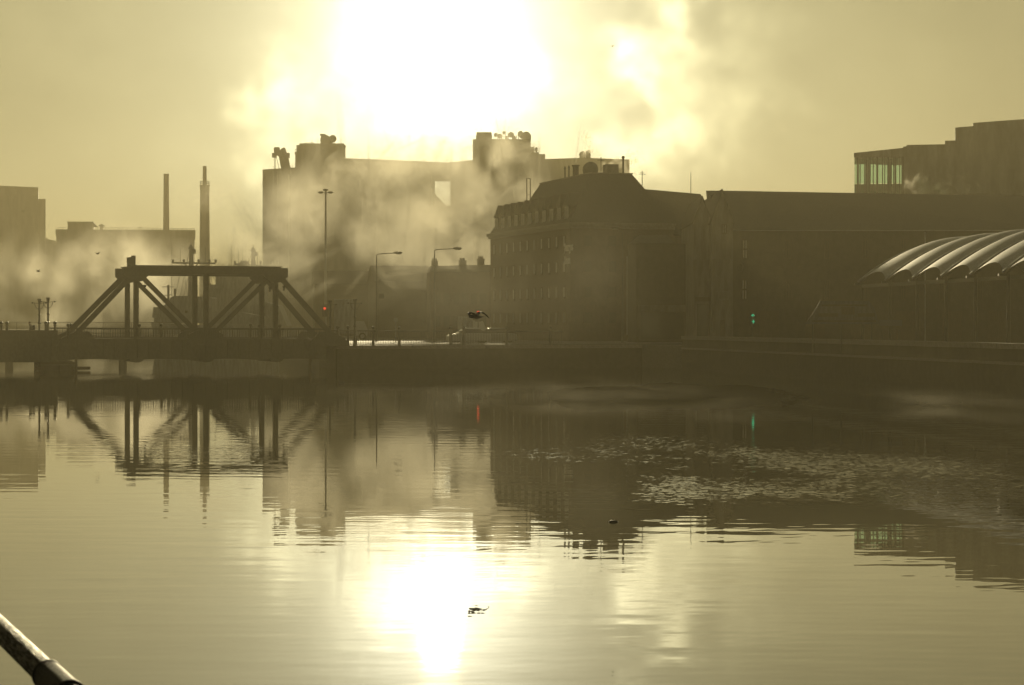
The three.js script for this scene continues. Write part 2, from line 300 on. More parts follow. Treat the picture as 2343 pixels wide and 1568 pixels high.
{ // stone pier with its timber fender, and mooring piles
  const t0 = nearT(131), [x, z] = onLine(t0, 3.3), t = thing('bridge_pier', 'low stone pier standing in the water under the bridge end', 'pier', [x, 0, z], PHI);
  part('shaft', [box(3.0, 2.2, 6.4, 0, -0.38, 0), box(2.5, 0.5, 6.6, 0, 0.55, 0)], M.stone, t);
  part('cutwater', hull([[-1.6, -1.4, 3.2], [1.6, -1.4, 3.2], [0, -1.4, 5.2], [-1.6, 0.5, 3.2], [1.6, 0.5, 3.2], [0, 0.5, 5.2]]), M.stone, t);
  part('fender_beam', [box(4.6, 0.26, 0.3, 0.4, 0.2, 3.6), box(4.6, 0.24, 0.3, 0.4, -0.3, 3.6)], M.timber, t);
  for (const [px, top, lean, lab] of [[171, 823, 0.02, 'dark timber pile in the water beside the bridge pier'], [703.5, 823, -0.05, 'leaning timber pile beneath the bridge near the approach wall']]) {
    const tt = nearT(px), [ex, ez] = onLine(tt, -0.9);
    solo('timber_pile', cyl(0.13, 0.11, 2.75, 0, -1.6, 0, 8).rotateZ(lean).translate(ex, 0, ez), M.timber, lab, 'pile');
  }
}
// ------------------------------------------------------------------ railings
function railing(name, label, pts, h, gap, posts, o = {}) {
  // pts: polyline of base points; posts: distances along it; bars every gap
  const t = thing(name, label, 'railing', [pts[0].x, 0, pts[0].z]), P = pts.map((p) => p.clone().sub(V(pts[0].x, 0, pts[0].z))), L = P[0].distanceTo(P[1]), dir = P[1].clone().sub(P[0]).normalize(), at = (s) => P[0].clone().addScaledVector(dir, s);
  part('top_rail', bar(at(0).add(V(0, h, 0)), at(L).add(V(0, h, 0)), o.rail ?? 0.12, o.railh ?? 0.11), M.iron, t);
  part('bottom_rail', bar(at(0).add(V(0, 0.1, 0)), at(L).add(V(0, 0.1, 0)), 0.06, 0.06), M.iron, t);
  if (o.mid) part('middle_rail', bar(at(0).add(V(0, h - o.mid, 0)), at(L).add(V(0, h - o.mid, 0)), 0.04, 0.04), M.iron, t);
  const bg = box(0.034, h - 0.12 - (o.barTop ?? 0), 0.034, 0, (h - 0.12 - (o.barTop ?? 0)) / 2 + 0.11, 0), n = Math.min(300, Math.floor(L / gap));
  for (let k = 0; k < n; k++) { const m = part('baluster', bg, M.iron, t); m.position.copy(at((k + 0.5) * L / n)); }
  const pg = o.plain ? merge([cyl(0.04, 0.04, h + 0.02, 0, 0, 0, 8)]) : merge([cyl(0.14, 0.12, h - 0.1, 0, 0, 0, 8), cyl(0.17, 0.17, 0.07, 0, h - 0.1, 0, 8), cyl(0.1, 0.06, 0.22, 0, h - 0.03, 0, 8), ball(0.15, 0, h + 0.3, 0)]);
  for (const s of posts) { const m = part('post', pg, M.iron, t); m.position.copy(at(s)); }
  return t;
}
const LP = (t, off, y) => { const [x, z] = onLine(t, off); return V(x, y, z); };
{
  const s = nearT(150), e = nearT(745), on = (px) => nearT(px) - s;
  railing('bridge_railing', 'barred iron railing with ball finials on the near side of the truss bridge', [LP(s, -0.45, 2.69), LP(e, -0.45, 2.62)], 0.86, 0.2, [on(154), on(316.5), on(590.5), on(637.5)]);
  railing('bridge_railing', 'thin barred railing on the far side of the truss bridge', [LP(s - 1, 7.2, 2.69), LP(e + 1, 7.2, 2.62)], 0.9, 0.24, [2, 10, 18]);
  const s2 = nearT(748), e2 = nearT(1290), on2 = (px) => nearT(px) - s2;
  railing('approach_railing', 'long barred railing with ball finials on the approach wall, cars behind it', [LP(s2, 0.5, 2.06), LP(e2, 0.5, 1.98)], 1.3, 0.15, [775, 798, 856, 916, 1034, 1063, 1162, 1262].map(on2));
  const a = [[-150, -262], [-38, -276]];
  railing('quay_railing', 'thin high railing in the mist behind the bridge, above its parapet', [V(mx(-40, 262), 2.65, -262), V(mx(400, 270), 2.6, -270)], 1.55, 0.14, [0.5, 4, 7.5, 11, 14.5, 18, 21.5], { plain: true, rail: 0.08, railh: 0.07, mid: 0.2, barTop: 0.35 });
  struct('footway', slab([[mx(-400, 262), -261], [mx(400, 270), -269], [mx(400, 270), -274], [mx(-400, 262), -267]], 2.25, 2.63), M.concrete);
  for (const [px, lab] of [[20, 'round footway pier farthest from the truss, near the frame edge'], [150, 'round footway pier behind the stone bridge pier'], [280, 'round footway pier seen under the first truss panel']]) solo('footway_pier', cyl(0.5, 0.5, 3.7, mx(px, 268), -1.45, -268, 12), M.concrete, lab, 'pier', 'piers of the footway behind the bridge');
}
// ------------------------------------------------------------------ grain silo
{
  const D = 600, G = 2.6, t = thing('grain_silo', 'huge concrete grain silo with two roof towers and a square gap of sky', 'silo', [0, G, -D]);
  const X = (px) => mx(px, D), Y = (py) => my(py, D) - G, sl = (x0, x1, y0, y1, z0 = -30, z1 = 0) => span(X(x0), X(x1), y0, y1, z0, z1);
  const blk = (pts, z0 = -30, z1 = 0) => prism(pts.map(([px, py]) => [X(px), py === 0 ? 0 : Y(py)]), z1 - z0, (z0 + z1) / 2);
  part('bin_block', blk([[600, 0], [600, 388], [677, 383], [785, 362], [986, 370], [986, 0]]), M.concrete, t);
  part('bin_block', blk([[1030, 0], [1030, 371.5], [1085, 366], [1247, 364], [1335, 361], [1440, 365], [1440, 0]]), M.concrete, t);
  part('gallery', blk([[985.9, 401], [985.9, 370], [1020, 372], [1030.1, 371.4], [1030.1, 401.5]], -26, -0.4), M.concrete, t);
  part('link_block', sl(986.05, 1029.95, 0, Y(470), -24, -0.3), M.concrete, t);
  part('conveyor', [bar(V(X(984), Y(437), -9), V(X(1018), Y(474), -9), 2.2, 1.1), span(X(1004), X(1007.5), Y(474), Y(456), -10, -8), prism([[X(985), Y(474)], [X(1000), Y(474)], [X(999.5), Y(453)], [X(995), Y(450.5)], [X(985), Y(441)]], 2, -14)], M.farwall, t);
  const tw = part('roof_tower', [sl(677, 784, Y(386), Y(331.6), -9, -0.6), sl(684, 785, Y(331.5), Y(328), -9.5, -0.2)], M.concrete, t);
  part('parapet_step', [sl(674, 684, Y(386), Y(347), -16, -1), sl(671.5, 677, Y(351), Y(348.5), -14, -2)], M.concrete, tw);
  part('roof_railing', [bar(V(X(672), Y(341), -2), V(X(684), Y(341), -2), 0.12), rod(V(X(673), Y(350), -2), V(X(673), Y(341), -2), 0.07), bar(V(X(694), Y(325), -3), V(X(716), Y(325), -3), 0.1), rod(V(X(711), Y(331), -3), V(X(711), Y(320), -3), 0.09), rod(V(X(694), Y(330), -3), V(X(694), Y(325), -3), 0.06)], M.iron, tw);
  part('vent_drum', [new THREE.CylinderGeometry(X(752) - X(740), X(752) - X(740), 7, 24).rotateX(Math.PI / 2).translate(X(740.5), Y(317.5), -8), sl(729, 753, Y(329), Y(318), -11, -5), sl(727, 739, Y(305.5), Y(302), -10, -6), sl(727.5, 728.6, Y(329), Y(302), -9, -8), sl(733, 734, Y(316), Y(305), -9, -8), ball(1.1, X(755), Y(312), -8)], M.farwall, tw);
  part('roof_railing', [bar(V(X(755), Y(315.5), -4), V(X(761), Y(315.5), -4), 0.14), rod(V(X(761), Y(329), -4), V(X(761), Y(315.5), -4), 0.08), rod(V(X(757), Y(329), -4), V(X(757), Y(315.5), -4), 0.07), rod(V(X(778), Y(329), -3), V(X(778), Y(312), -3), 0.05)], M.iron, tw);
  const tw2 = part('roof_tower', [sl(1081, 1214, Y(368), Y(318), -14, -0.5), sl(1214.2, 1247, Y(368), Y(352), -20, -1), sl(1214.2, 1233, Y(352.2), Y(347.5), -18, -2)], M.concrete, t);
  part('plant_room', [sl(1089, 1124, Y(318.2), Y(299.5), -16, -4), sl(1087, 1088, Y(318), Y(302), -12, -11)], M.farwall, tw2);
  const dish = (px, py, r, yaw, p) => { const g = new THREE.CylinderGeometry(r, r * 0.85, r * 0.7, 16).rotateX(Math.PI / 2).rotateY(yaw).translate(X(px), Y(py), -4); part('dish_antenna', g, M.white, p); };
  for (const [px, py, r, yaw, base] of [[1133, 306, 0.6, 1, 318], [1142, 309, 0.7, 0.6, 318], [1152, 301, 0.45, 0.2, 318], [1158, 312, 0.55, 1.2, 318], [1168, 306, 0.8, 0.4, 318], [1175, 313, 0.7, 1, 318], [1190, 304, 0.9, 0.8, 318], [1193, 310, 0.6, 0.1, 318], [1203, 309.5, 1.35, 0.3, 318], [1209, 341, 0.8, 1, 347], [1218, 341, 1, 1.2, 347], [1227, 340, 0.75, 1.4, 347]]) {
    dish(px, py, r, yaw, tw2); part('antenna_pole', rod(V(X(px) + r, Y(base), -4), V(X(px) + r, Y(py - 4), -4), 0.1), M.iron, tw2);
  }
  for (const px of [1147, 1162, 1181, 1185, 1187]) part('antenna_pole', rod(V(X(px), Y(318), -5), V(X(px), Y(301 + (px % 7)), -5), 0.09), M.iron, tw2);
  for (const [px, py, r, yaw] of [[1333, 353, 1.2, 1], [1346, 351.5, 1.35, 1.35]]) { dish(px, py, r, yaw, t); part('antenna_pole', rod(V(X(px + 5), Y(363), -4), V(X(px + 5), Y(349), -4), 0.16), M.iron, t); }
  for (let k = 1; k < 26; k++) if (k !== 12) { const px = 600 + 840 * k / 26; if (px < 980 || px > 1036) part('pilaster', span(X(px) - 0.25, X(px) + 0.25, 0, Y(392), 0, 0.22), M.concrete, t); }
  // quay crane parked against the silo, its head above the roof
  const c = thing('bulk_crane', 'bulk unloading crane with a bulky head rising over the silo roof', 'crane', [mx(645, 570), 2.6, -570]), CX0 = (px) => mx(px, 570) - mx(645, 570), CY = (py) => my(py, 570) - 2.6;
  part('mast', [bar(V(CX0(652), CY(400), 0), V(CX0(644), CY(356), 0), 1.3, 1.5), bar(V(CX0(659), CY(400), 0), V(CX0(652), CY(356), 0), 1.1, 1.5), span(CX0(648), CX0(660), 0, CY(398), -1.4, 1.4)], M.farwall, c);
  part('head', [prism([[CX0(627), CY(341)], [CX0(628.5), CY(338)], [CX0(638), CY(337.5)], [CX0(640), CY(346)], [CX0(646), CY(340)], [CX0(651), CY(338)], [CX0(655.5), CY(352)], [CX0(654), CY(355.5)], [CX0(640), CY(359)], [CX0(631), CY(355)], [CX0(627.5), CY(349)]], 3, 0), box(1.1, 1.2, 1.4, CX0(627), CY(355.5), 0), box(1.1, 1.3, 1.4, CX0(657), CY(356), 0)], M.farwall, c);
  for (const [a0, y0, a1] of [[627, 357, 627.5], [629.5, 357, 629.5], [631, 357, 641], [653, 357, 664], [656, 358, 668]]) part('cable', rod(V(CX0(a0), CY(y0), 0), V(CX0(a1), CY(398), 0), 0.07), M.iron, c);
}
// ------------------------------------------------------------------ mills and chimneys at the far side
{
  const D = 650, t = thing('mill_block', 'tall stepped mill block dim in the mist at the frame edge', 'building', [mx(95, D), 2.6, -D], 0.212);
  const X = (px) => (mx(px, D) - mx(95, D)) / Math.cos(0.212), Y = (py) => my(py, D) - 2.6;
  part('wall', prism([[X(-60), 0], [X(-60), Y(424)], [X(87), Y(429)], [X(87), 0]], 40, -20), M.farwall, t);
  part('stair_tower', span(X(87.2), X(103), 0, Y(455), -34, -1), M.farwall, t);
  part('annex', [prism([[X(103.2), 0], [X(103.2), Y(545)], [X(125), Y(550)], [X(127), Y(558)], [X(127), 0]], 20, -14), span(X(104), X(107), Y(546), Y(541), -12, -9)], M.farwall, t);
  part('window', span(X(50), X(57), Y(487), Y(481), -0.4, 0.1), M.glass, t);
}
{
  const D = 600, t = thing('flour_mill', 'long flat roofed mill with roof railing beside the twin chimneys', 'building', [mx(290, D), 2.6, -D], 0.15);
  const X = (px) => (mx(px, D) - mx(290, D)) / Math.cos(0.15), Y = (py) => my(py, D) - 2.6;
  part('wall', [span(X(133), X(441), 0, Y(540), -28, 0), span(X(131.5), X(443), Y(540.2), Y(526), -28.4, 0.4)], M.farwall, t);
  part('wing', span(X(124), X(132.9), 0, Y(560), -20, -4), M.farwall, t);
  part('roof_house', [span(X(156), X(212), Y(526.2), Y(508), -20, -4), span(X(155), X(214), Y(508.2), Y(506.6), -20.5, -3.5), prism([[X(212), Y(515)], [X(221), Y(515)], [X(212), Y(509)]], 8, -10)], M.farwall, t);
  part('roof_vent', [span(X(228), X(235), Y(526.2), Y(515), -9, -6), prism([[X(224), Y(515.2)], [X(239), Y(515.2)], [X(231.5), Y(510.5)]], 4.5, -7.5)], M.farwall, t);
  const r = [];
  for (let px = 137; px <= 441; px += 9.5) if (px < 152 || px > 216) r.push(rod(V(X(px), Y(526.5), -1), V(X(px), Y(521.5), -1), 0.05));
  r.push(bar(V(X(137), Y(521.5), -1), V(X(154), Y(521.5), -1), 0.1), bar(V(X(218), Y(520.5), -1), V(X(441), Y(522.3), -1), 0.1), bar(V(X(218), Y(523.5), -1), V(X(441), Y(524.8), -1), 0.08));
  part('roof_railing', r, M.iron, t);
  part('hatch_rail', [span(X(314), X(322), Y(519), Y(518.4), -6, -5), rod(V(X(314.5), Y(526), -5), V(X(314.5), Y(518), -5), 0.06), rod(V(X(321.5), Y(526), -5), V(X(321.5), Y(518), -5), 0.06)], M.iron, t);
}
{
  const chim = (label, D, px, top, w0, w1, collar, pipe) => {
    const s = D / F, h = my(top, D) - 2.6, t = thing('mill_chimney', label, 'chimney', [mx(px, D), 2.6, -D], 0, 'mill chimneys');
    part('shaft', cyl(w0 / 2 * s, w1 / 2 * s, h, 0, 0, 0, 20), M.farwall, t);
    part('collar', [cyl(w1 / 2 * s * 1.02, w1 / 2 * s * 1.06, collar * s, 0, h - collar * s, 0, 20), cyl(w1 / 2 * s * 1.14, w1 / 2 * s * 1.14, 1.6 * s, 0, h - 1.6 * s, 0, 20)], M.farwall, t);
    if (pipe) {
      part('flue_pipe', cyl(4.6 * s, 4.4 * s, pipe * s, 0, h - 0.1, 0, 16), M.farwall, t);
      const g = []; for (let k = 0; k < 10; k++) { const a = k / 10 * 6.283, R = w1 / 2 * s; g.push(rod(V(Math.cos(a) * R, h, Math.sin(a) * R), V(Math.cos(a) * R, h + 8 * s, Math.sin(a) * R), 0.05)); }
      g.push(new THREE.TorusGeometry(w1 / 2 * s, 0.06, 5, 24).rotateX(Math.PI / 2).translate(0, h + 8 * s, 0), new THREE.TorusGeometry(w1 / 2 * s, 0.06, 5, 24).rotateX(Math.PI / 2).translate(0, h + 4 * s, 0));
      part('gallery_railing', g, M.iron, t);
    }
  };
  chim('slim tapering mill chimney rising behind the flat roofed mill', 640, 379.5, 398, 19, 11.5, 22, 0);
  chim('thick mill chimney with a narrow flue pipe on top', 610, 467.5, 423.5, 26, 21, 20, 44);
}
// ------------------------------------------------------------------ moored ships
function ship(label, D, o) {
  const t = thing('patrol_ship', label, 'ship', [mx(o.x, D), 0, -D], 0, 'grey ships moored in the mist'), X = (px) => mx(px, D) - mx(o.x, D), Y = (py) => my(py, D);
  part('hull', prism([[X(o.bow), Y(o.deck)], [X(o.bow + 4), Y(o.deck + 3)], [X(o.bow + 14), 0.2], [X(o.bow + 18), -1], [X(o.stern), -1], [X(o.stern + 3), Y(o.deck + 8)], [X(o.x - 5), Y(o.deck + 6)], [X(o.bow + 30), Y(o.deck + 2)]], 8.4, -1), M.shipgrey, t);
  part('superstructure', o.house.map(([pts, w]) => prism(pts.map(([px, py]) => [X(px), Y(py)]), w, -1)), M.shipgrey, t);
  for (const [px, py, w, h] of o.windows ?? []) part('bridge_window', span(X(px), X(px + w), Y(py + h), Y(py), 2.5 - 0.05, 2.6), M.glass, t);
  const m = o.mast, mg = [cyl(0.55, 0.3, Y(m.top + 12) - Y(m.foot), X(m.x), Y(m.foot), -1, 10), cyl(0.3, 0.22, Y(m.top) - Y(m.top + 12), X(m.x), Y(m.top + 12), -1, 8), ball(0.34, X(m.x), Y(m.top + 6), -1), cyl(0.5, 0.45, 0.2, X(m.x), Y(m.top + 9.5), -1, 10), rod(V(X(m.x), Y(m.top), -1), V(X(m.x), Y(m.top - 6), -1), 0.06), box(0.5, 0.7, 0.4, X(m.x + 6.5), Y(m.top + 15), -1), bar(V(X(m.x), Y(m.top + 17), -1), V(X(m.x + 7), Y(m.top + 16), -1), 0.12)];
  part('mast', mg, M.shipgrey, t);
  const y = [bar(V(X(m.x - 43), Y(m.yard), -1), V(X(m.x + 56), Y(m.yard + (m.tilt ?? 2)), -1), 0.22, 0.26), bar(V(X(m.x - 17), Y(m.yard + 1), -1), V(X(m.x - 1), Y(m.yard + 16), -1), 0.16), bar(V(X(m.x + 17), Y(m.yard + 1), -1), V(X(m.x + 1), Y(m.yard + 16), -1), 0.16)];
  for (const q of [-42, -17, 17, 42, 56]) y.push(cyl(0.16, 0.2, 0.5, X(m.x + q), Y(m.yard), -1, 6));
  part('yard', y, M.shipgrey, t);
  for (const [px, y0, y1] of o.whips) part('whip_antenna', rod(V(X(px), Y(y0), -1), V(X(px), Y(y1), -1), 0.05, 0.03), M.iron, t);
  for (const [a, b, c, d] of o.stays) part('stay', rod(V(X(a), Y(b), -1), V(X(c), Y(d), -1), 0.035), M.iron, t);
  for (const g of o.extra ?? []) part(g[0], g[1](X, Y), M.shipgrey, t);
}
ship('grey patrol ship with a tall mast seen through the truss panels', 330, {
  x: 435, bow: 349, stern: 640, deck: 737, mast: { x: 434.5, top: 560, foot: 690, yard: 601, tilt: 1.5 },
  house: [[[[378, 740], [378, 700], [386, 694], [395, 681], [403, 677.5], [432, 678], [484, 680], [488, 684], [489, 740]], 6], [[[352, 742], [352, 727], [358, 727], [359, 719], [362, 716], [372, 713], [380, 716], [380, 742]], 2.6], [[[489, 742], [489, 712], [560, 716], [600, 724], [600, 742]], 6.5]],
  windows: [[404, 709, 3.5, 7], [410, 709, 6, 7], [428, 711, 6, 6]],
  whips: [[390, 690, 560], [409.5, 601, 568], [467, 602, 565]], stays: [[396, 690, 413, 603], [409, 680, 432, 565], [416, 682, 434, 610], [428, 682, 420, 640]],
  extra: [['deck_gun', (X, Y) => [cyl(1.1, 0.9, 1.6, X(361), Y(727), -1, 10), bar(V(X(358), Y(721), -1), V(X(350), Y(718), -1), 0.2), rod(V(X(352), Y(737), -1), V(X(351), Y(720), -1), 0.1)]], ['bridge_rail', (X, Y) => [bar(V(X(376), Y(677), 1), V(X(396), Y(674.5), 1), 0.09), bar(V(X(376), Y(684), 1), V(X(394), Y(682), 1), 0.07), rod(V(X(376), Y(694), 1), V(X(376), Y(677), 1), 0.06), rod(V(X(386), Y(690), 1), V(X(386), Y(676), 1), 0.06), ]], ['signal_pole', (X, Y) => [bar(V(X(367), Y(656.5), -1), V(X(396), Y(656.5), -1), 0.1), rod(V(X(382), Y(690), -1), V(X(382), Y(652), -1), 0.18)]], ['search_lamp', (X, Y) => cyl(0.2, 0.2, 1.3, X(397), Y(680), -1, 6)]],
});
ship('second grey ship with a broad funnel behind the first, close to the silo', 365, {
  x: 577, bow: 470, stern: 700, deck: 742, mast: { x: 577, top: 566, foot: 650, yard: 604, tilt: 6 },
  house: [[[[478, 745], [478, 655], [482, 652], [498, 652], [498, 745]], 7], [[[498, 745], [498, 619], [542, 611], [565, 611], [600, 618], [606, 690], [640, 700], [660, 745]], 8]],
  whips: [[527, 616, 560], [543, 612, 572], [553, 612, 570], [587, 604, 580]], stays: [[566, 600, 576, 572], [590, 650, 578, 575]],
  extra: [['funnel', (X, Y) => prism([[X(540), Y(613)], [X(551.5), Y(596.5)], [X(564), Y(597)], [X(568), Y(613)]], 3, -1)], ['deck_rail', (X, Y) => [bar(V(X(524), Y(607), 1), V(X(548), Y(607.5), 1), 0.09), rod(V(X(525), Y(617), 1), V(X(525), Y(605), 1), 0.06), rod(V(X(536), Y(615), 1), V(X(536), Y(606), 1), 0.06)]]],
});
{ // bare trees by the far quay
  const tree = (px, D, top, seed, label) => {
    const r = rng(seed), h = my(top, D) - 2.6, t = thing('bare_tree', label, 'tree', [mx(px, D), 2.6, -D], 0, 'bare trees beyond the ships'), tw = [];
    part('trunk', cyl(0.45, 0.25, h * 0.4, 0, 0, 0, 8), M.bark, t);
    const grow = (a, dir, len, rad, lv) => {
      const b = a.clone().addScaledVector(dir, len); tw.push(rod(a, b, rad, rad * 0.65, 4));
      if (lv) for (let k = 0; k < 3 + (lv > 2); k++) grow(b, dir.clone().add(V((r() - 0.5) * 1.5, (r() - 0.25) * 0.9, (r() - 0.5) * 1.5)).normalize(), len * (0.62 + r() * 0.2), rad * 0.55, lv - 1);
    };
    for (let k = 0; k < 4; k++) grow(V(0, h * 0.36, 0), V((r() - 0.5) * 1.3, 1, (r() - 0.5) * 1.3).normalize(), h * 0.21, 0.16, 4);
    part('crown', tw, M.bark, t);
  };
  tree(512, 430, 600, 5, 'bare branching tree showing over the second ship'); tree(592, 440, 607, 9, 'bare tree crown beside the silo edge');
}
// ------------------------------------------------------------------ low warehouses and houses between the ships and the hotel
function gable(name, label, [x0, x1], eave, ridge, D, depth, o = {}) { // long side to the viewer, pitched roof
  const t = thing(name, label, o.category ?? 'building', [mx((x0 + x1) / 2, D), GB, -D], o.turn ?? 0, o.group), w = mx(x1, D) - mx(x0, D), e = my(eave, D) - GB, h = my(ridge, D) - GB;
  part('wall', metreUV(prism([[-depth / 2, 0], [-depth / 2, e], [0, h - 0.15], [depth / 2, e], [depth / 2, 0]], w - 0.6).rotateY(Math.PI / 2).translate(0, 0, -depth / 2)), o.wall ?? M.stone, t);
  const k = 0.35, rg = prism([[-depth / 2 - k, e - k * (h - e) / (depth / 2)], [0, h], [depth / 2 + k, e - k * (h - e) / (depth / 2)], [depth / 2 + k, e + 0.18 - k * (h - e) / (depth / 2)], [0, h + 0.2], [-depth / 2 - k, e + 0.18 - k * (h - e) / (depth / 2)]], w).rotateY(Math.PI / 2).translate(0, 0, -depth / 2);
  part('roof', metreUV(rg), o.roof ?? M.slate, t);
  return [t, w, e, h];
}
{
  gable('quay_shed', 'low shed with a pitched roof fading into mist behind the mast', [716, 862], 650, 621, 345, 9, { turn: 0.12 });
  const [t, w, e, h] = gable('warehouse', 'pitched roof warehouse behind the first arm lamp post', [855, 992], 644, 609, 315, 10, { turn: 0.18 });
  for (const q of [-0.2, 0.22]) part('roof_light', box(1.6, 0.08, 2.2, q * w, e + (h - e) * 0.5 + 0.22, -2.4).rotateX(0), M.glass, t);
  const D = 290, b = thing('brick_terrace', 'dark terrace with three chimney stacks beside the hotel', 'building', [mx(1060, D), GB, -D], 0.1), X = (px) => mx(px, D) - mx(1060, D), Y = (py) => my(py, D) - GB;
  part('wall', span(X(985), X(1135), 0, Y(622), -9, 0), M.brick, b);
  part('roof', hull([[X(982), Y(622.5), 0.3], [X(1138), Y(622.5), 0.3], [X(982), Y(622.5), -9.3], [X(1138), Y(622.5), -9.3], [X(989), Y(607), -4], [X(1138), Y(604), -4], [X(989), Y(607), -5], [X(1138), Y(604), -5]]), M.slate, b);
  for (const [a, c, top] of [[992, 1006, 595], [1056, 1072, 594], [1099, 1114, 590]]) { const k = part('chimney_stack', [span(X(a), X(c), Y(612), Y(top + 2), -5.2, -4), span(X(a - 1), X(c + 1), Y(top + 2), Y(top), -5.35, -3.85)], M.brick, b); for (let q = 0; q < 3; q++) part('chimney_pot', cyl(0.13, 0.1, 0.35, X(a + 3 + q * 4), Y(top), -4.6, 8), M.brick, k); }
  for (let i = 0; i < 6; i++) for (let j = 0; j < 2; j++) { const x = X(1000 + i * 21), wd = part('window', span(x - 0.5, x + 0.5, 1.5 + j * 3, 3.1 + j * 3, -0.05, 0.06), M.timber, b); part('pane', span(x - 0.42, x + 0.42, 1.58 + j * 3, 3.02 + j * 3, 0.061, 0.07), M.glass, wd); }
}
// ------------------------------------------------------------------ hotel on the corner
{
  const t = thing('corner_hotel', 'dark brick hotel with steep mansard roof and a row of pointed dormers', 'hotel', [6.5, 2.55, -240], 16.5 * DEG);
  const EV = 12.35, TOP = 18.45, W = 12.2, Lz = 32.4;
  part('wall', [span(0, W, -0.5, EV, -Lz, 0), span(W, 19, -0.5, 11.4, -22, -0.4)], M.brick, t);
  part('cornice', [span(-0.45, W + 0.2, EV, EV + 0.35, -Lz - 0.2, 0.45), span(-0.25, W + 0.1, EV - 0.3, EV, -Lz - 0.1, 0.25)], M.limestone, t);
  const e = EV + 0.36;
  const rf = part('mansard_roof', [hull([[-0.1, e, 0.1], [W + 0.2, e, 0.1], [-0.1, e, -24], [W + 0.2, e, -24], [3.6, TOP, -3.6], [8.5, TOP, -3.6], [3.6, TOP, -23], [8.5, TOP, -23]]),
    hull([[-0.1, e, -22], [W, e, -22], [-0.1, e, -Lz], [W, e, -Lz], [1.9, 15.95, -22], [10, 15.95, -22], [1.9, 15.95, -Lz + 1], [10, 15.95, -Lz + 1]]),
    hull([[W - 0.5, 11.5, -0.4], [19, 11.5, -0.4], [W - 0.5, 11.5, -22], [19, 11.5, -22], [9.5, 16.9, -4.5], [17.2, 16.4, -4.5], [9.5, 16.9, -18], [17.2, 16.4, -18]])], M.slate, t);
  const topB = part('roof_kerb', [span(3.5, 8.6, TOP, TOP + 0.12, -23.1, -3.5)], M.limestone, rf);
  part('plant_box', span(6.0, 7.4, TOP + 0.121, TOP + 1.2, -6.5, -5), M.farwall, rf);
  part('roof_pipe', [cyl(0.12, 0.12, 1.9, 7.95, TOP + 0.1, -5, 8), ball(0.2, 7.95, TOP + 2, -5)], M.iron, rf);
  part('roof_pipe', [span(8.7, 9.2, 17.2, 18.0, -4.6, -4.1)], M.iron, rf);
  const CHZ = -11;
  part('chimney_stack', [span(4.0, 4.6, TOP, TOP + 1.35, CHZ - 0.5, CHZ), span(3.92, 4.68, TOP + 1.35, TOP + 1.5, CHZ - 0.58, CHZ + 0.08)], M.brick, rf);
  for (const q of [0, 1]) part('flue', [cyl(0.1, 0.1, 1.2, 3.9, TOP + 0.1, CHZ - 1.6 - q * 1.5, 8), cyl(0.17, 0.05, 0.35, 3.9, TOP + 1.2, CHZ - 1.6 - q * 1.5, 8)], M.iron, rf);
  const dsh = new THREE.SphereGeometry(1.05, 18, 10, 0, 6.283, 0, 1.15).rotateX(1.75).translate(5.2, TOP + 0.85, CHZ + 2.0);
  part('satellite_dish', [dsh, rod(V(5.2, TOP, CHZ + 1.8), V(5.2, TOP + 0.8, CHZ + 1.9), 0.06)], M.iron, rf);
  const aerial = (x, y, z, h, p) => part('aerial', [rod(V(x, y, z), V(x, y + h, z), 0.045), bar(V(x - 0.42, y + h * 0.8, z), V(x + 0.42, y + h * 0.8, z), 0.05), bar(V(x - 0.25, y + h * 0.88, z), V(x + 0.25, y + h * 0.88, z), 0.04)], M.iron, p);
  aerial(5.0, TOP + 0.1, -4.2, 1.8, rf); aerial(10.0, 17.0, -4.3, 1.9, rf);
  part('ladder_rail', [rod(V(2.3, 15.9, -24.3), V(2.3, 19.2, -24.3), 0.06), rod(V(2.75, 15.9, -24.3), V(2.75, 19.2, -24.3), 0.06), bar(V(2.3, 19.2, -24.3), V(2.75, 19.2, -24.3), 0.08), bar(V(2.3, 17.2, -24.3), V(2.75, 17.2, -24.3), 0.06)], M.iron, rf);
  part('whip_antenna', rod(V(16.6, 16.4, -6), V(16.6, 19.0, -6), 0.045, 0.03), M.iron, rf);
  const N = 11, zAt = (k) => -2.3 - k * (Lz - 4.0) / (N - 1);
  for (let k = 0; k < N; k++) { // pointed dormers on the river side
    const z = zAt(k), dm = new THREE.Group(); dm.name = 'dormer'; t.add(dm);
    const put = (n, g, m) => { const q = part(n, g, m, dm); q.position.z = z; return q; };
    put('dormer_cheek', span(0.35, 2.6, e + 0.1, e + 1.95, -0.62, 0.62), M.slate);
    put('dormer_roof', hull([[0.12, e + 1.96, 0.8], [0.12, e + 1.96, -0.8], [3.4, e + 1.96, 0.8], [3.4, e + 1.96, -0.8], [0.5, e + 3.5, 0], [3.0, e + 3.5, 0]]), M.slate);
    put('window_frame', [span(0.22, 0.349, e + 0.35, e + 1.75, -0.5, -0.4), span(0.22, 0.349, e + 0.35, e + 1.75, 0.4, 0.5), span(0.22, 0.349, e + 0.35, e + 1.75, -0.045, 0.045), span(0.2, 0.349, e + 0.25, e + 0.345, -0.55, 0.55), span(0.22, 0.349, e + 1.755, e + 1.85, -0.5, 0.5)], M.white);
    put('pane', [span(0.3, 0.34, e + 0.35, e + 1.75, -0.395, -0.05), span(0.3, 0.34, e + 0.35, e + 1.75, 0.05, 0.395)], M.glass);
  }
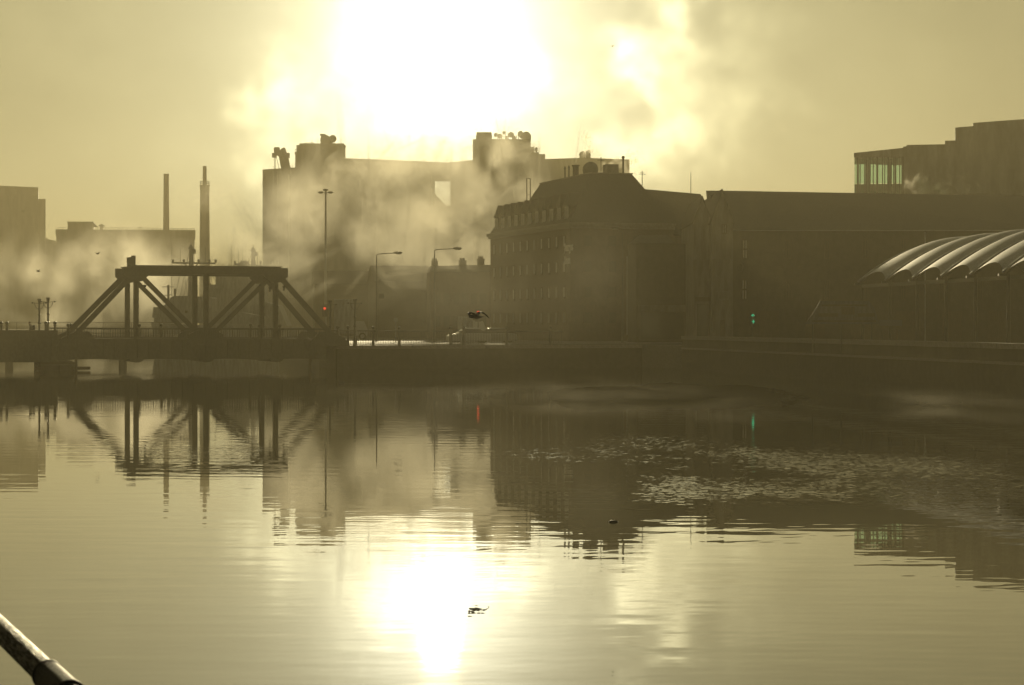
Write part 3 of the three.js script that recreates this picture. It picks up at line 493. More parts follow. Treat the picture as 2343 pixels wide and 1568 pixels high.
  const fr = merge([span(-0.06, 0.05, 0, 1.25, -0.5, -0.42), span(-0.06, 0.05, 0, 1.25, 0.42, 0.5), span(-0.06, 0.05, 1.17, 1.25, -0.418, 0.418)]), pn = span(-0.03, 0.0, 0, 1.165, -0.417, 0.417), sl = span(-0.16, 0.05, -0.12, -0.002, -0.6, 0.6), cs = merge([span(-0.05, -0.031, 0.02, 1.15, -0.05, 0.06), span(-0.05, -0.031, 0.02, 1.15, 0.09, 0.2)]);
  const pale = [[0, 1, 2, 3, 5, 6, 7, 8, 10], [0, 1, 2, 3, 6, 7, 10], [0, 2, 3, 7, 10], []];
  for (let j = 0; j < 4; j++) for (let k = 0; k < N; k++) { // windows of the river side, some with pale casements
    const f = part('window', fr, M.timber, t); f.position.set(0, 10.1 - j * 2.85, zAt(k));
    part('pane', pn, M.dim, f); part('sill', sl, M.brick, f); if (pale[j].includes(k)) part('casement', cs, M.white, f);
  }
  const fr2 = fr.clone().rotateY(Math.PI / 2), pn2 = pn.clone().rotateY(Math.PI / 2), sl2 = sl.clone().rotateY(Math.PI / 2);
  for (let j = 0; j < 4; j++) for (let k = 0; k < 4; k++) { // windows of the street side
    const f = part('window', fr2, M.brick, t); f.position.set(2.0 + k * 2.9, 10.1 - j * 2.85, 0);
    part('pane', pn2, M.dim, f); part('sill', sl2, M.brick, f);
  }
  for (const x of [6.6, 9.9]) part('downpipe', rod(V(x, 0.2, 0.12), V(x, 9, 0.12), 0.06), M.galv, t);
  const sgn = (s, y, size) => { const g = new TextGeometry(s, { font, size, depth: 0.09, curveSegments: 4, bevelEnabled: false }); g.computeBoundingBox(); part('sign_lettering', g.rotateY(-Math.PI / 2).translate(-0.07, y, -1.9), M.white, t); };
  sgn('Jurys', 9.55, 0.85); sgn('Inn', 8.1, 0.85);
}
{ // low lean-to in front of the hotel's street side, glazed roof
  const D = 226, t = thing('lean_to_shop', 'low shop with a shiny sloping roof in front of the hotel', 'shop', [mx(1500, D), GB, -D], 0.1), X = (px) => mx(px, D) - mx(1500, D), Y = (py) => my(py, D) - GB;
  part('wall', span(X(1455), X(1575), 0, Y(557), -6, 0), M.stone, t);
  part('roof', hull([[X(1452), Y(557), 0.3], [X(1545), Y(557), 0.3], [X(1478), Y(534), -4.5], [X(1545), Y(534), -4.5], [X(1452), Y(557), -6], [X(1545), Y(557), -6]]), M.slate, t);
  part('shop_front', span(X(1465), X(1565), 0.3, 3.1, 0.002, 0.08), M.glass, t);
  part('fascia', span(X(1460), X(1570), 3.2, 3.9, 0.002, 0.18), M.render, t);
}
// ------------------------------------------------------------------ warehouses along the quay
function gableFront(name, label, x0, x1, eave, peak, D, depth, wallM, fill) {
  const t = thing(name, label, 'building', [mx((x0 + x1) / 2, D), GB, -D]), hw = (mx(x1, D) - mx(x0, D)) / 2, e = my(eave, D) - GB, h = my(peak, D) - GB;
  part('wall', prism([[-hw, 0], [-hw, e], [0, h - 0.1], [hw, e], [hw, 0]], depth, -depth / 2), wallM, t);
  const k = 0.12, s = (h - e) / hw;
  part('roof', [prism([[-hw - k, e - k * s], [0, h], [0, h + 0.22], [-hw - k, e + 0.2 - k * s]], depth + 0.4, -depth / 2), prism([[hw + k, e - k * s], [hw + k, e + 0.2 - k * s], [0, h + 0.22], [0, h]], depth + 0.4, -depth / 2)], M.roofing, t);
  fill?.(t, (px) => mx(px, D) - mx((x0 + x1) / 2, D), (py) => my(py, D) - GB); return t;
}
const sash = (t, x0, x1, y0, y1, z, pane = M.blind) => { // white framed window with glazing bars
  const f = part('window', [span(x0 - 0.08, x0, y0, y1, z, z + 0.1), span(x1, x1 + 0.08, y0, y1, z, z + 0.1), span(x0 - 0.08, x1 + 0.08, y0 - 0.1, y0, z, z + 0.12), span(x0 - 0.08, x1 + 0.08, y1, y1 + 0.08, z, z + 0.1), span((x0 + x1) / 2 - 0.05, (x0 + x1) / 2 + 0.05, y0, y1, z, z + 0.08), span(x0, x1, (y0 + y1) / 2 - 0.05, (y0 + y1) / 2 + 0.05, z, z + 0.075)], M.timber, t);
  for (const [a, b] of [[x0, (x0 + x1) / 2 - 0.05], [(x0 + x1) / 2 + 0.05, x1]]) for (const [c, d] of [[y0, (y0 + y1) / 2 - 0.05], [(y0 + y1) / 2 + 0.05, y1]]) part('pane', span(a + 0.01, b - 0.01, c + 0.01, d - 0.01, z + 0.01, z + 0.03), pane, f);
};
gableFront('gabled_warehouse', 'narrow rendered gable house next to the hotel roof', 1587, 1627, 505, 453, 216, 16, M.render, (t, X, Y) => {
  part('downpipe', rod(V(X(1625), 0.2, 0.12), V(X(1625), Y(512), 0.12), 0.07), M.galv, t);
  part('shop_fascia', span(X(1590), X(1624), Y(690), Y(680), 0.002, 0.16), M.timber, t);
  part('shop_window', span(X(1594), X(1620), 0.5, Y(695), 0.002, 0.06), M.glass, t);
});
gableFront('gabled_warehouse', 'taller gable house with a hanging sign board and small attic window', 1627.5, 1677, 505, 437, 214, 22, M.render, (t, X, Y) => {
  sash(t, X(1653), X(1661), Y(533), Y(515), 0.002);
  const s = part('sign_board', span(X(1642), X(1668), Y(687), Y(666), 0.002, 0.16), M.limestone, t); part('sign_face', span(X(1643.5), X(1666.5), Y(684), Y(668), 0.161, 0.175), M.farwall, s);
  part('door', span(X(1648), X(1658), 0, 2.3, 0.002, 0.08), M.timber, t);
});
{
  const D = 214.5, t = thing('quay_warehouse', 'very long dark warehouse with an unbroken ridge behind the canopy', 'warehouse', [mx(2050, D), GB, -D - 1]), X = (px) => mx(px, D) - mx(2050, D), Y = (py) => my(py, D) - GB;
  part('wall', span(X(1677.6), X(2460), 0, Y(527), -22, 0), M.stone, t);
  part('roof', hull([[X(1674), Y(527), 0.4], [X(2464), Y(527), 0.4], [X(1674), Y(527), -22.4], [X(2464), Y(527), -22.4], [X(1640), Y(419), -11], [X(2464), Y(433), -11], [X(1690), Y(419), -11.2], [X(2464), Y(433), -11.2]]), M.slate, t);
  part('gutter', span(X(1678), X(2462), Y(528), Y(526), 0.41, 0.55), M.galv, t);
  sash(t, X(1702), X(1711), Y(590), Y(549), 0.002); sash(t, X(1701), X(1710), Y(684), Y(641), 0.002);
  for (let k = 1; k < 7; k++) for (const [a, b] of [[590, 549], [684, 641]]) { const x = 1715 + k * 88; sash(t, X(x), X(x + 9), Y(a), Y(b), 0.002, M.dim); }
  part('wall_clock', new THREE.TorusGeometry(0.45, 0.06, 6, 20).scale(0.5, 1, 1).translate(X(1697), Y(611), 0.1), M.limestone, t);
  for (let k = 0; k < 6; k++) part('loading_door', span(X(1740 + k * 105), X(1785 + k * 105), 0, 3.2, 0.002, 0.08), M.timber, t);
  part('downpipe', rod(V(X(2120), 0.2, 0.2), V(X(2120), Y(530), 0.2), 0.07), M.galv, t);
}
{ // office building with a glazed corner
  const D = 300, t = thing('office_block', 'modern stepped office block with a green glass corner above the warehouse', 'office', [mx(2150, D), GB, -D], -0.2), X = (px) => mx(px, D) - mx(2150, D), Y = (py) => my(py, D) - GB;
  part('wall', [span(X(2068), X(2420), 0, Y(334), -26, 0), span(X(2075), X(2163), Y(334.2), Y(329), -20, -1)], M.farwall, t);
  part('upper_storey', prism([[X(2185), Y(334.1)], [X(2185), Y(291)], [X(2225), Y(288.5)], [X(2225), Y(281)], [X(2420), Y(270)], [X(2420), Y(334.1)]], 18, -10), M.farwall, t);
  part('upper_storey', [span(X(2162), X(2184.9), Y(334.1), Y(320), -16, -1.5), span(X(2147), X(2162), Y(334.1), Y(330.5), -15, -2)], M.farwall, t);
  part('roof_slab', prism([[X(1956), Y(356)], [X(1956), Y(347)], [X(2068), Y(337)], [X(2076), Y(335)], [X(2076), Y(361)], [X(1985), Y(357)]], 14, -7), M.farwall, t);
  part('floor_slab', [span(X(1957), X(2068), Y(437), Y(419), -11, -0.35)], M.farwall, t);
  const gm = new THREE.MeshPhysicalMaterial({ color: new THREE.Color().setRGB(0.66, 0.84, 0.76), roughness: 0.02, transmission: 1, thickness: 0, ior: 1.5 });
  let px = 1958; const ws = [7, 5, 10, 4, 9, 7, 9, 12, 5, 8, 7, 5, 4, 10, 5, 4];
  ws.forEach((w, k) => { // panes between upright fins
    const x0 = X(px), x1 = X(Math.min(2068, px + w)); if (x0 < x1) {
      part('glass_pane', span(x0 + 0.06, x1 - 0.06, Y(418), Y(360), -0.12, -0.08), gm, t); part('glass_pane', span(x0 + 0.06, x1 - 0.06, 6, Y(419), -0.12, -0.08), gm, t);
      part('fin', span(x1 - (k % 3 ? 0.06 : 0.13), x1 + (k % 3 ? 0.06 : 0.13), 6, Y(357), -0.3, 0.2), M.iron, t);
    } px += w;
  });
  for (const q of [1986, 2034]) part('column', cyl(0.28, 0.28, Y(357), X(q), 0, -5, 10), M.farwall, t);
  part('glass_pane', span(X(1957) - 0.02, X(1957) + 0.02, 6, Y(357), -13, -0.2), gm, t);
  part('base', span(X(1957), X(2067.8), 0, 6, -13.9, -0.32), M.farwall, t);
}
// ------------------------------------------------------------------ silver tensile canopy on the quay
{
  const feet = [[1963, 160], [2025, 153.5], [2087, 147.5], [2153, 141.5], [2220, 136], [2294, 130.3], [2374, 125], [2462, 120]].map(([px, d]) => V(mx(px, d), 7.0, -d));
  const o = V(feet[0].x, GB, feet[0].z), t = thing('tensile_canopy', 'silver fabric canopy of ribbed vaults on the quay', 'canopy', [o.x, o.y, o.z]);
  const ax = feet[7].clone().sub(feet[0]).normalize(), out = V(-ax.z, 0, ax.x).normalize(); if (out.x < 0) out.negate();
  const membrane = new THREE.MeshPhysicalMaterial({ color: new THREE.Color().setRGB(0.18, 0.19, 0.21), roughness: 0.55, map: rep(T.fine, 0.4, 0.4), side: THREE.DoubleSide });
  const SPAN = 14, RISE = 2.9, arc = (u) => [SPAN * u, RISE * 4 * u * (1 - u)];
  const local = (p) => p.clone().sub(o);
  for (let k = 0; k + 1 < feet.length; k++) {
    const A = local(feet[k]), B = local(feet[k + 1]), pos = [], idx = [], nu = 40, nv = 14;
    for (let i = 0; i <= nu; i++) for (let j = 0; j <= nv; j++) {
      const u = i / nu, v = j / nv, [x, y] = arc(u), bow = 4 * v * (1 - v), edge = Math.sin(Math.PI * u);
      const lift = bow * (0.12 + 0.3 * edge) + bow * 0.62 * (1 - edge) ** 3, p = A.clone().lerp(B, v).addScaledVector(out, x + bow * 0.5 * (1 - edge) ** 2 * (u < 0.5 ? 1 : -1)); p.y += y + lift; pos.push(p.x, p.y, p.z);
    }
    for (let i = 0; i < nu; i++) for (let j = 0; j < nv; j++) { const a = i * (nv + 1) + j; idx.push(a, a + 1, a + nv + 1, a + 1, a + nv + 2, a + nv + 1); }
    const g = new THREE.BufferGeometry(); g.setAttribute('position', new THREE.Float32BufferAttribute(pos, 3)); g.setIndex(idx); g.computeVertexNormals(); { const q = g.attributes.position, uv = []; for (let n = 0; n < q.count; n++) uv.push(q.getX(n), q.getZ(n)); g.setAttribute('uv', new THREE.Float32BufferAttribute(uv, 2)); }
    part('membrane_bay', g, membrane, t);
  }
  for (const f of feet) {
    const p = local(f), pts = [];
    for (let i = 0; i <= 24; i++) { const [x, y] = arc(i / 24); pts.push(p.clone().addScaledVector(out, x).add(V(0, y + 0.06, 0))); }
    const rib = part('rib', tube(pts, 0.09, 40, 6), M.galv, t);
    part('foot_bracket', [box(0.5, 0.14, 0.4, p.x, p.y - 0.1, p.z), rod(p.clone().add(V(0.2, 0, 0)), p.clone().add(V(0.7, 0.35, 0)), 0.07)], M.iron, rib);
    for (const x of [0.35, SPAN - 0.35]) part('column', rod(p.clone().addScaledVector(out, x).setY(0), p.clone().addScaledVector(out, x).setY(p.y), 0.13, 0.11, 10), M.iron, t);
  }
  const a = local(feet[0]).addScaledVector(out, 0.35), b = local(feet[7]).addScaledVector(out, 0.35);
  part('eave_beam', bar(a.clone().setY(a.y - 0.25), b.clone().setY(b.y - 0.25), 0.18, 0.24), M.iron, t);
}
{ // faded banner boards on the quay below the canopy
  const D = 142, t = thing('banner_board', 'faded grey trapezoid banner board standing on the quay', 'banner', [mx(1940, D), GB, -D]), X = (px) => mx(px, D) - mx(1940, D), Y = (py) => my(py, D) - GB;
  part('panel', prism([[X(1842), Y(742)], [X(1868), Y(704)], [X(1876), Y(689)], [X(1988), Y(689)], [X(2000), Y(704)], [X(2012), Y(742)]], 0.06, 0), std(0.11, 0.115, 0.13, 0.8, 0, rep(T.wall, 0.4, 0.4)), t);
  part('patch', span(X(1925), X(1955), Y(720), Y(703), 0.031, 0.045), M.timber, t);
  part('print_line', [span(X(1880), X(1984), Y(701), Y(697), 0.031, 0.04), span(X(1872), X(1918), Y(725), Y(717), 0.031, 0.04), span(X(1962), X(2002), Y(725), Y(717), 0.031, 0.04), span(X(1858), X(2004), Y(737), Y(733), 0.031, 0.04)], M.timber, t);
  for (const q of [1860, 1925, 1995]) part('leg', rod(V(X(q), 0, -0.1), V(X(q), Y(735), -0.1), 0.05), M.iron, t);
  const b = thing('banner_board', 'small plain board beside the trapezoid banner', 'banner', [mx(2038, D), GB, -D]);
  part('panel', box(mx(2066, D) - mx(2014, D), 0.4, 0.05, 0, my(739, D) - GB, 0), std(0.1, 0.105, 0.11, 0.8), b);
  for (const q of [-0.55, 0.55]) part('leg', rod(V(q, 0, -0.06), V(q, my(739, D) - 2.5, -0.06), 0.04), M.iron, b);
}
// ------------------------------------------------------------------ lamps and signals
const lampGlass = std(0.5, 0.5, 0.45, 0.15);
{ // cast iron twin-arm lamp standards on the bridge
  const mk = (px, d, top, base, label) => {
    const t = thing('lamp_standard', label, 'street lamp', [mx(px, d), base, -d], 0.2, 'cast iron lamp standards by the bridge'), h = my(top, d) - base;
    part('column', [cyl(0.19, 0.16, 0.7, 0, 0, 0, 10), cyl(0.1, 0.075, h - 0.7, 0, 0.7, 0, 10), ball(0.15, 0, h * 0.42, 0, 1, 0.8, 1), ball(0.14, 0, h * 0.62, 0, 1, 0.7, 1), cyl(0.09, 0.16, 0.42, 0, h - 0.5, 0, 10), cyl(0.2, 0.18, 0.08, 0, h - 0.08, 0, 10)], M.iron, t);
    for (const s of [-1, 1]) {
      const a = part('arm', [bar(V(0, h - 0.42, 0), V(s * 0.62, h - 0.34, 0), 0.045), tube([V(0, h - 0.95, 0), V(s * 0.2, h - 0.85, 0), V(s * 0.36, h - 0.6, 0), V(s * 0.4, h - 0.4, 0)], 0.025, 12, 5)], M.iron, t);
      part('lantern_cap', [cyl(0.05, 0.14, 0.07, s * 0.58, h - 0.42, 0, 8), ball(0.05, s * 0.58, h - 0.32, 0)], M.iron, a);
    }
  };
  mk(89, 192, 684, 2.5, 'shorter of two lamp standards on the approach span'); mk(109, 189, 681, 2.5, 'taller lamp standard beside the person on the approach span');
  mk(754.5, 197, 688, GB, 'lamp standard at the foot of the truss diagonal'); mk(811.5, 190.5, 684.5, GB, 'lamp standard rising from the approach railing');
}
{ // tall mast with three floodlights
  const D = 320, t = thing('lighting_mast', 'tall slender mast with three lamp heads in front of the silo', 'light mast', [mx(744.5, D), GB, -D]), h = my(440, D) - GB;
  part('mast', cyl(0.2, 0.13, h, 0, 0, 0, 12), M.galv, t);
  part('crossbar', [bar(V(-0.75, h - 0.05, 0), V(0.75, h - 0.05, 0), 0.09), cyl(0.16, 0.16, 0.5, 0, h - 0.3, 0, 8)], M.galv, t);
  for (const [x, y] of [[-0.72, -0.02], [0, 0.36], [0.72, -0.02]]) { const l = part('lamp_head', ball(0.42, x, h + y, 0, 1, 0.38, 0.8, 12), M.iron, t); part('lens', ball(0.34, x, h + y - 0.09, 0, 1, 0.3, 0.75, 10), lampGlass, l); }
}
function armLamp(label, D, px, top, base, arm, armTop, o = {}) {
  const t = thing('arm_lamp', label, 'street lamp', [mx(px, D), base, -D], 0, 'curved arm street lamps'), h = my(top, D) - base, ax = mx(arm, D) - mx(px, D), ay = my(armTop, D) - base, s = Math.sign(ax);
  part('pole', [cyl(0.11, 0.06, h - 0.4, 0, 0, 0, 10), tube([V(0, h - 0.45, 0), V(0, h - 0.12, 0), V(s * 0.14, h + 0.0, 0), V(s * 0.45, h + 0.05, 0), V(ax * 0.75, ay - 0.02, 0)], 0.05, 20, 6), cyl(0.15, 0.15, 1.2, 0, 0, 0, 10)], M.iron, t);
  const l = part('lamp_head', ball(0.4, ax - s * 0.25, ay + 0.03, 0, 1.25, 0.34, 0.6, 12), M.iron, t); part('lens', ball(0.3, ax - s * 0.15, ay - 0.07, 0, 1.1, 0.3, 0.6, 10), lampGlass, l);
  if (o.sign) part('sign_plate', [box(0.55, 0.5, 0.06, 0.55, my(678, D) - base, 0.02).rotateZ(0.0), bar(V(0, my(680, D) - base, 0), V(0.4, my(679, D) - base, 0), 0.04)], M.iron, t);
}
armLamp('arm lamp with a small sign plate on its pole', 236, 861, 582, GB, 915, 579, { sign: true });
armLamp('arm lamp in front of the chimneyed terrace', 232, 993.5, 572, GB, 1051, 569);
armLamp('arm lamp in front of the dark hotel wall', 222, 1424, 530, GB, 1404, 522);
function signal(label, D, px, py, lens, glyph) {
  const t = thing('traffic_signal', label, 'traffic light', [mx(px, D), GB, -D], 0), h = my(py, D) - GB;
  part('pole', cyl(0.06, 0.05, h + 0.2, 0, 0, -0.12, 8), M.iron, t);
  part('signal_head', rbox(0.34, 1.0, 0.2, 0.04, 0, h - 0.3 * (glyph ? 1 : 1), 0), M.dark, t);
  part('backing_board', box(0.62, 1.3, 0.03, 0, h - 0.3, -0.115), M.dark, t);
  const col = lens === 'red' ? [1, 0.06, 0.03] : [0.04, 1, 0.45];
  const lit = new THREE.MeshStandardMaterial({ color: 0x111111, emissive: new THREE.Color().setRGB(...col), emissiveIntensity: lens === 'red' ? 0.6 : 0.3 });
  if (glyph) {
    part('green_arrow_light', [bar(V(0, h - 0.11, 0.125), V(0, h + 0.05, 0.125), 0.045), bar(V(-0.15, h - 0.04, 0.125), V(0.01, h + 0.1, 0.125), 0.05), bar(V(0.15, h - 0.04, 0.125), V(-0.01, h + 0.1, 0.125), 0.05)], lit, t);
    const q = h - 0.52; part('green_arrow_light', [bar(V(-0.1, q, 0.125), V(0.05, q, 0.125), 0.045), bar(V(0.0, q + 0.15, 0.125), V(0.13, q - 0.01, 0.125), 0.05), bar(V(0.0, q - 0.15, 0.125), V(0.13, q + 0.01, 0.125), 0.05)], lit, t);
  } else part('red_light', new THREE.CylinderGeometry(0.15, 0.15, 0.03, 16).rotateX(Math.PI / 2).translate(0, h, 0.12), lit, t);
  const l = new THREE.PointLight(new THREE.Color().setRGB(...col), 0.01); l.castShadow = true; l.shadow.radius = 4; l.name = 'signal'; l.position.set(0, h, 0.4); t.add(l);
}
signal('traffic signal showing red behind the flying gull', 225, 1093.5, 715, 'red');
signal('traffic signal showing red at the foot of the tall mast', 250, 742.5, 706, 'red');
signal('traffic signal showing two green arrows on the quay', 186, 1722, 722, 'green', true);
{ // round road sign
  const D = 228, t = thing('road_sign', 'round road sign on a thin pole behind the approach railing', 'sign', [mx(905, D), (GB + 0.021), -D]);
  part('pole', cyl(0.035, 0.035, my(727, D) - (GB + 0.021), 0, 0, 0, 8), M.galv, t); part('sign_disc', new THREE.CylinderGeometry(0.24, 0.24, 0.02, 20).rotateX(Math.PI / 2).translate(0, my(732, D) - (GB + 0.021), 0.05), M.galv, t);
}
// ------------------------------------------------------------------ vehicles on the quay road
const wheelG = new THREE.CylinderGeometry(0.32, 0.32, 0.2, 18).rotateX(Math.PI / 2), rimG = new THREE.CylinderGeometry(0.19, 0.19, 0.21, 12).rotateX(Math.PI / 2);
function wheels(t, list, r = 1) { for (const [x, z] of list) { const w = part('wheel', wheelG, M.rubber, t); w.position.set(x, 0.32 * r, z); w.scale.setScalar(r); part('rim', rimG, M.galv, w); } }
function car(label, px, d, turn, color) {
  const t = thing('parked_car', label, 'car', [mx(px, d), (GB + 0.022), -d], turn, 'cars on the quay road');
  part('body', prism([[-2.1, 0.25], [-2.12, 0.62], [-1.95, 0.78], [-1.2, 0.88], [1.3, 0.9], [2.0, 0.82], [2.12, 0.6], [2.1, 0.25], [1.7, 0.22], [-1.7, 0.22]], 1.6, 0, 0.06), paint(...color), t);
  part('cabin', hull([[-1.35, 0.9, 0.78], [-1.35, 0.9, -0.78], [1.55, 0.9, 0.78], [1.55, 0.9, -0.78], [-0.6, 1.4, 0.62], [-0.6, 1.4, -0.62], [1.0, 1.42, 0.62], [1.0, 1.42, -0.62]]), M.glass, t);
  part('roof', rbox(1.75, 0.1, 1.34, 0.045, 0.2, 1.44, 0), paint(...color), t);
  for (const z of [-0.55, 0.55]) { part('headlight', ball(0.14, -2.12, 0.62, z, 0.5, 0.8, 1.2, 8), lampGlass, t); part('tail_light', box(0.05, 0.16, 0.26, 2.16, 0.66, z), std(0.3, 0.02, 0.02, 0.2), t); }
  wheels(t, [[-1.35, 0.72], [-1.35, -0.72], [1.35, 0.72], [1.35, -0.72]]);
}
car('silver car catching the sun behind the approach railing', 1072, 217, 0.25, [0.3, 0.3, 0.3]);
car('small pale car near the hotel corner behind the railing', 1132, 221, 0.3, [0.2, 0.2, 0.2]);
function lorry(label, x0, x1, top, d, turn) {
  const w = mx(x1, d) - mx(x0, d), h = my(top, d) - (GB + 0.021), t = thing('box_van', label, 'van', [mx((x0 + x1) / 2, d), (GB + 0.021), -d], turn, 'box vans in the mist');
  part('box_body', rbox(w, h - 0.75, 2.2, 0.06, 0, (h + 0.75) / 2, 0), M.shipgrey, t);
  part('cab', prism([[w / 2 + 0.02, 0.5], [w / 2 + 1.5, 0.5], [w / 2 + 1.55, 1.2], [w / 2 + 1.1, 2.2], [w / 2 + 0.02, 2.3]], 2, 0), paint(0.3, 0.3, 0.3), t);
  part('chassis', box(w + 1.4, 0.2, 1.4, 0.6, 0.6, 0), M.dark, t);
  wheels(t, [[-w / 2 + 0.6, 0.9], [-w / 2 + 0.6, -0.9], [w / 2 + 0.9, 0.9], [w / 2 + 0.9, -0.9]], 1.35);
}
lorry('grey box van behind the lamp standards in the mist', 764, 812, 685, 262, 0.05); lorry('grey box van below the flying gull', 1050, 1078, 725, 236, 0.2);

// ------------------------------------------------------------------ figures
function blob(bones, lo, hi, cell, k = 0.03) { // tapered capsules [a, b, ra, rb] smoothly joined and meshed
  const c = lo.clone().add(hi).multiplyScalar(0.5), half = Math.max(hi.x - lo.x, hi.y - lo.y, hi.z - lo.z) / 2, res = Math.ceil(2 * half / cell) + 4, mc = new MarchingCubes(res, M.cloth, false, false, 60000);
  mc.isolation = 0; const p = V(0, 0, 0), ab = V(0, 0, 0), ap = V(0, 0, 0);
  for (let z = 0; z < res; z++) for (let y = 0; y < res; y++) for (let x = 0; x < res; x++) {
    p.set((x - res / 2) / (res / 2) * half, (y - res / 2) / (res / 2) * half, (z - res / 2) / (res / 2) * half).add(c);
    let d = 9;
    for (const [a, b, ra, rb, flat] of bones) {
      ab.subVectors(b, a); ap.subVectors(p, a); const t = clamp(ap.dot(ab) / Math.max(1e-9, ab.lengthSq()), 0, 1); ap.addScaledVector(ab, -t); if (flat) ap.z *= flat;
      const q = ap.length() - (ra + (rb - ra) * t), h = clamp(0.5 + 0.5 * (d - q) / k, 0, 1); d = d * (1 - h) + q * h - k * h * (1 - h);
    }
    mc.field[x + y * res + z * res * res] = -d;
  }
  mc.update();
  const g = new THREE.BufferGeometry();
  g.setAttribute('position', new THREE.Float32BufferAttribute(mc.positionArray.slice(0, mc.count * 3), 3)); g.setAttribute('normal', new THREE.Float32BufferAttribute(mc.normalArray.slice(0, mc.count * 3), 3));
  return clean(g.scale(half, half, half).translate(c.x, c.y, c.z));
}
{ // person walking on the approach span, shoulders hunched, face toward the frame edge
  const tt = nearT(72), [x, z] = onLine(tt, 1.2), t = thing('person', 'hunched person in dark clothes walking behind the bridge parapet', 'person', [x, 2.455, z], PHI);
  const H = [];
  const b = [[V(0.02, 0.92, 0), V(0.05, 1.2, 0), 0.17, 0.18], [V(0.05, 1.2, 0), V(-0.02, 1.36, 0), 0.18, 0.12], [V(-0.04, 1.38, 0), V(-0.1, 1.46, 0), 0.06, 0.055], [V(0.0, 1.36, 0.17), V(0.04, 1.36, -0.17), 0.08, 0.08]];
  for (const s of [-1, 1]) { b.push([V(0.02, 0.9, s * 0.09), V(-0.05 + s * 0.16, 0.48, s * 0.1), 0.1, 0.075], [V(-0.05 + s * 0.16, 0.48, s * 0.1), V(0.04 + s * 0.24, 0.06, s * 0.1), 0.075, 0.05], [V(0.04 + s * 0.24, 0.05, s * 0.1), V(-0.12 + s * 0.24, 0.04, s * 0.1), 0.05, 0.04], [V(0.02, 1.34, s * 0.2), V(0.1, 1.08, s * 0.24), 0.065, 0.05], [V(0.1, 1.08, s * 0.24), V(-0.06, 0.92, s * 0.22), 0.05, 0.038]); }
  part('body', blob(b, V(-0.5, -0.02, -0.4), V(0.5, 1.6, 0.4), 0.028, 0.05), M.cloth, t);
  const head = [[V(-0.12, 1.56, 0), V(-0.12, 1.62, 0), 0.085, 0.09], [V(-0.16, 1.51, 0), V(-0.13, 1.52, 0), 0.05, 0.06], [V(-0.215, 1.565, 0), V(-0.21, 1.55, 0), 0.014, 0.018]];
  for (const s of [-1, 1]) head.push([V(-0.1, 1.57, s * 0.09), V(-0.1, 1.54, s * 0.092), 0.022, 0.016]);
  part('head', blob(head, V(-0.3, 1.4, -0.16), V(0.05, 1.76, 0.16), 0.012, 0.03), M.skin, t);
  part('hair', ball(0.1, -0.105, 1.62, 0, 1.02, 0.95, 1.02, 14), M.dark, t);
  part('backpack', rbox(0.2, 0.4, 0.3, 0.06, 0.26, 1.2, 0), M.cloth, t);
  for (const s of [-1, 1]) { const h = [[V(-0.07, 0.9, s * 0.22), V(-0.1, 0.86, s * 0.22), 0.03, 0.028]]; for (let k = 0; k < 4; k++) h.push([V(-0.1 + (k - 1.5) * 0.015, 0.86, s * 0.22), V(-0.12 + (k - 1.5) * 0.018, 0.80 - (k % 2) * 0.008, s * 0.215), 0.009, 0.008]); h.push([V(-0.09, 0.88, s * 0.2), V(-0.13, 0.85, s * 0.19), 0.01, 0.009]); part('hand', blob(h, V(-0.2, 0.76, s * 0.22 - 0.09), V(0, 0.96, s * 0.22 + 0.09), 0.008, 0.008), M.skin, t); }
}
function gull(label, at, yaw, s, wl, wr) { // wl, wr: root, wrist, tip of the wings (x forward is -x)
  const t = thing('gull', label, 'gull', at, yaw, 'gulls in flight'); t.scale.setScalar(s);
  const body = blob([[V(-0.13, 0.015, 0), V(0.02, 0, 0), 0.045, 0.062], [V(0.02, 0, 0), V(0.17, 0.0, 0), 0.062, 0.022], [V(-0.18, 0.012, 0), V(-0.13, 0.015, 0), 0.036, 0.04], [V(-0.245, -0.01, 0), V(-0.2, 0.005, 0), 0.006, 0.014]], V(-0.27, -0.1, -0.1), V(0.22, 0.1, 0.1), 0.011, 0.03);
  const tail = hull([[0.14, 0.012, 0.018], [0.14, 0.012, -0.018], [0.14, -0.01, 0.018], [0.27, 0.012, 0.06], [0.27, 0.012, -0.06], [0.27, 0.002, 0.05]]);
  part('body', [body, tail], M.feather, t);
  const wing = (pts) => { // pts: [x, y, z, chord] from shoulder to tip
    const pos = [], idx = [], n = pts.length;
    pts.forEach(([x, y, z, c]) => { for (const [u, h] of [[0, 0], [0.3, 0.016], [1, 0], [0.4, -0.004]]) pos.push(x + u * c, y + h * (c / 0.12), z); });
    for (let i = 0; i + 1 < n; i++) for (let k = 0; k < 4; k++) { const a = i * 4 + k, b = i * 4 + (k + 1) % 4; idx.push(a, b, a + 4, b, b + 4, a + 4); }
    const g = new THREE.BufferGeometry(); g.setAttribute('position', new THREE.Float32BufferAttribute(pos, 3)); g.setIndex(idx); g.computeVertexNormals(); return g;
  };
  part('wing', wing(wl), M.feather, t); part('wing', wing(wr), M.feather, t);
}
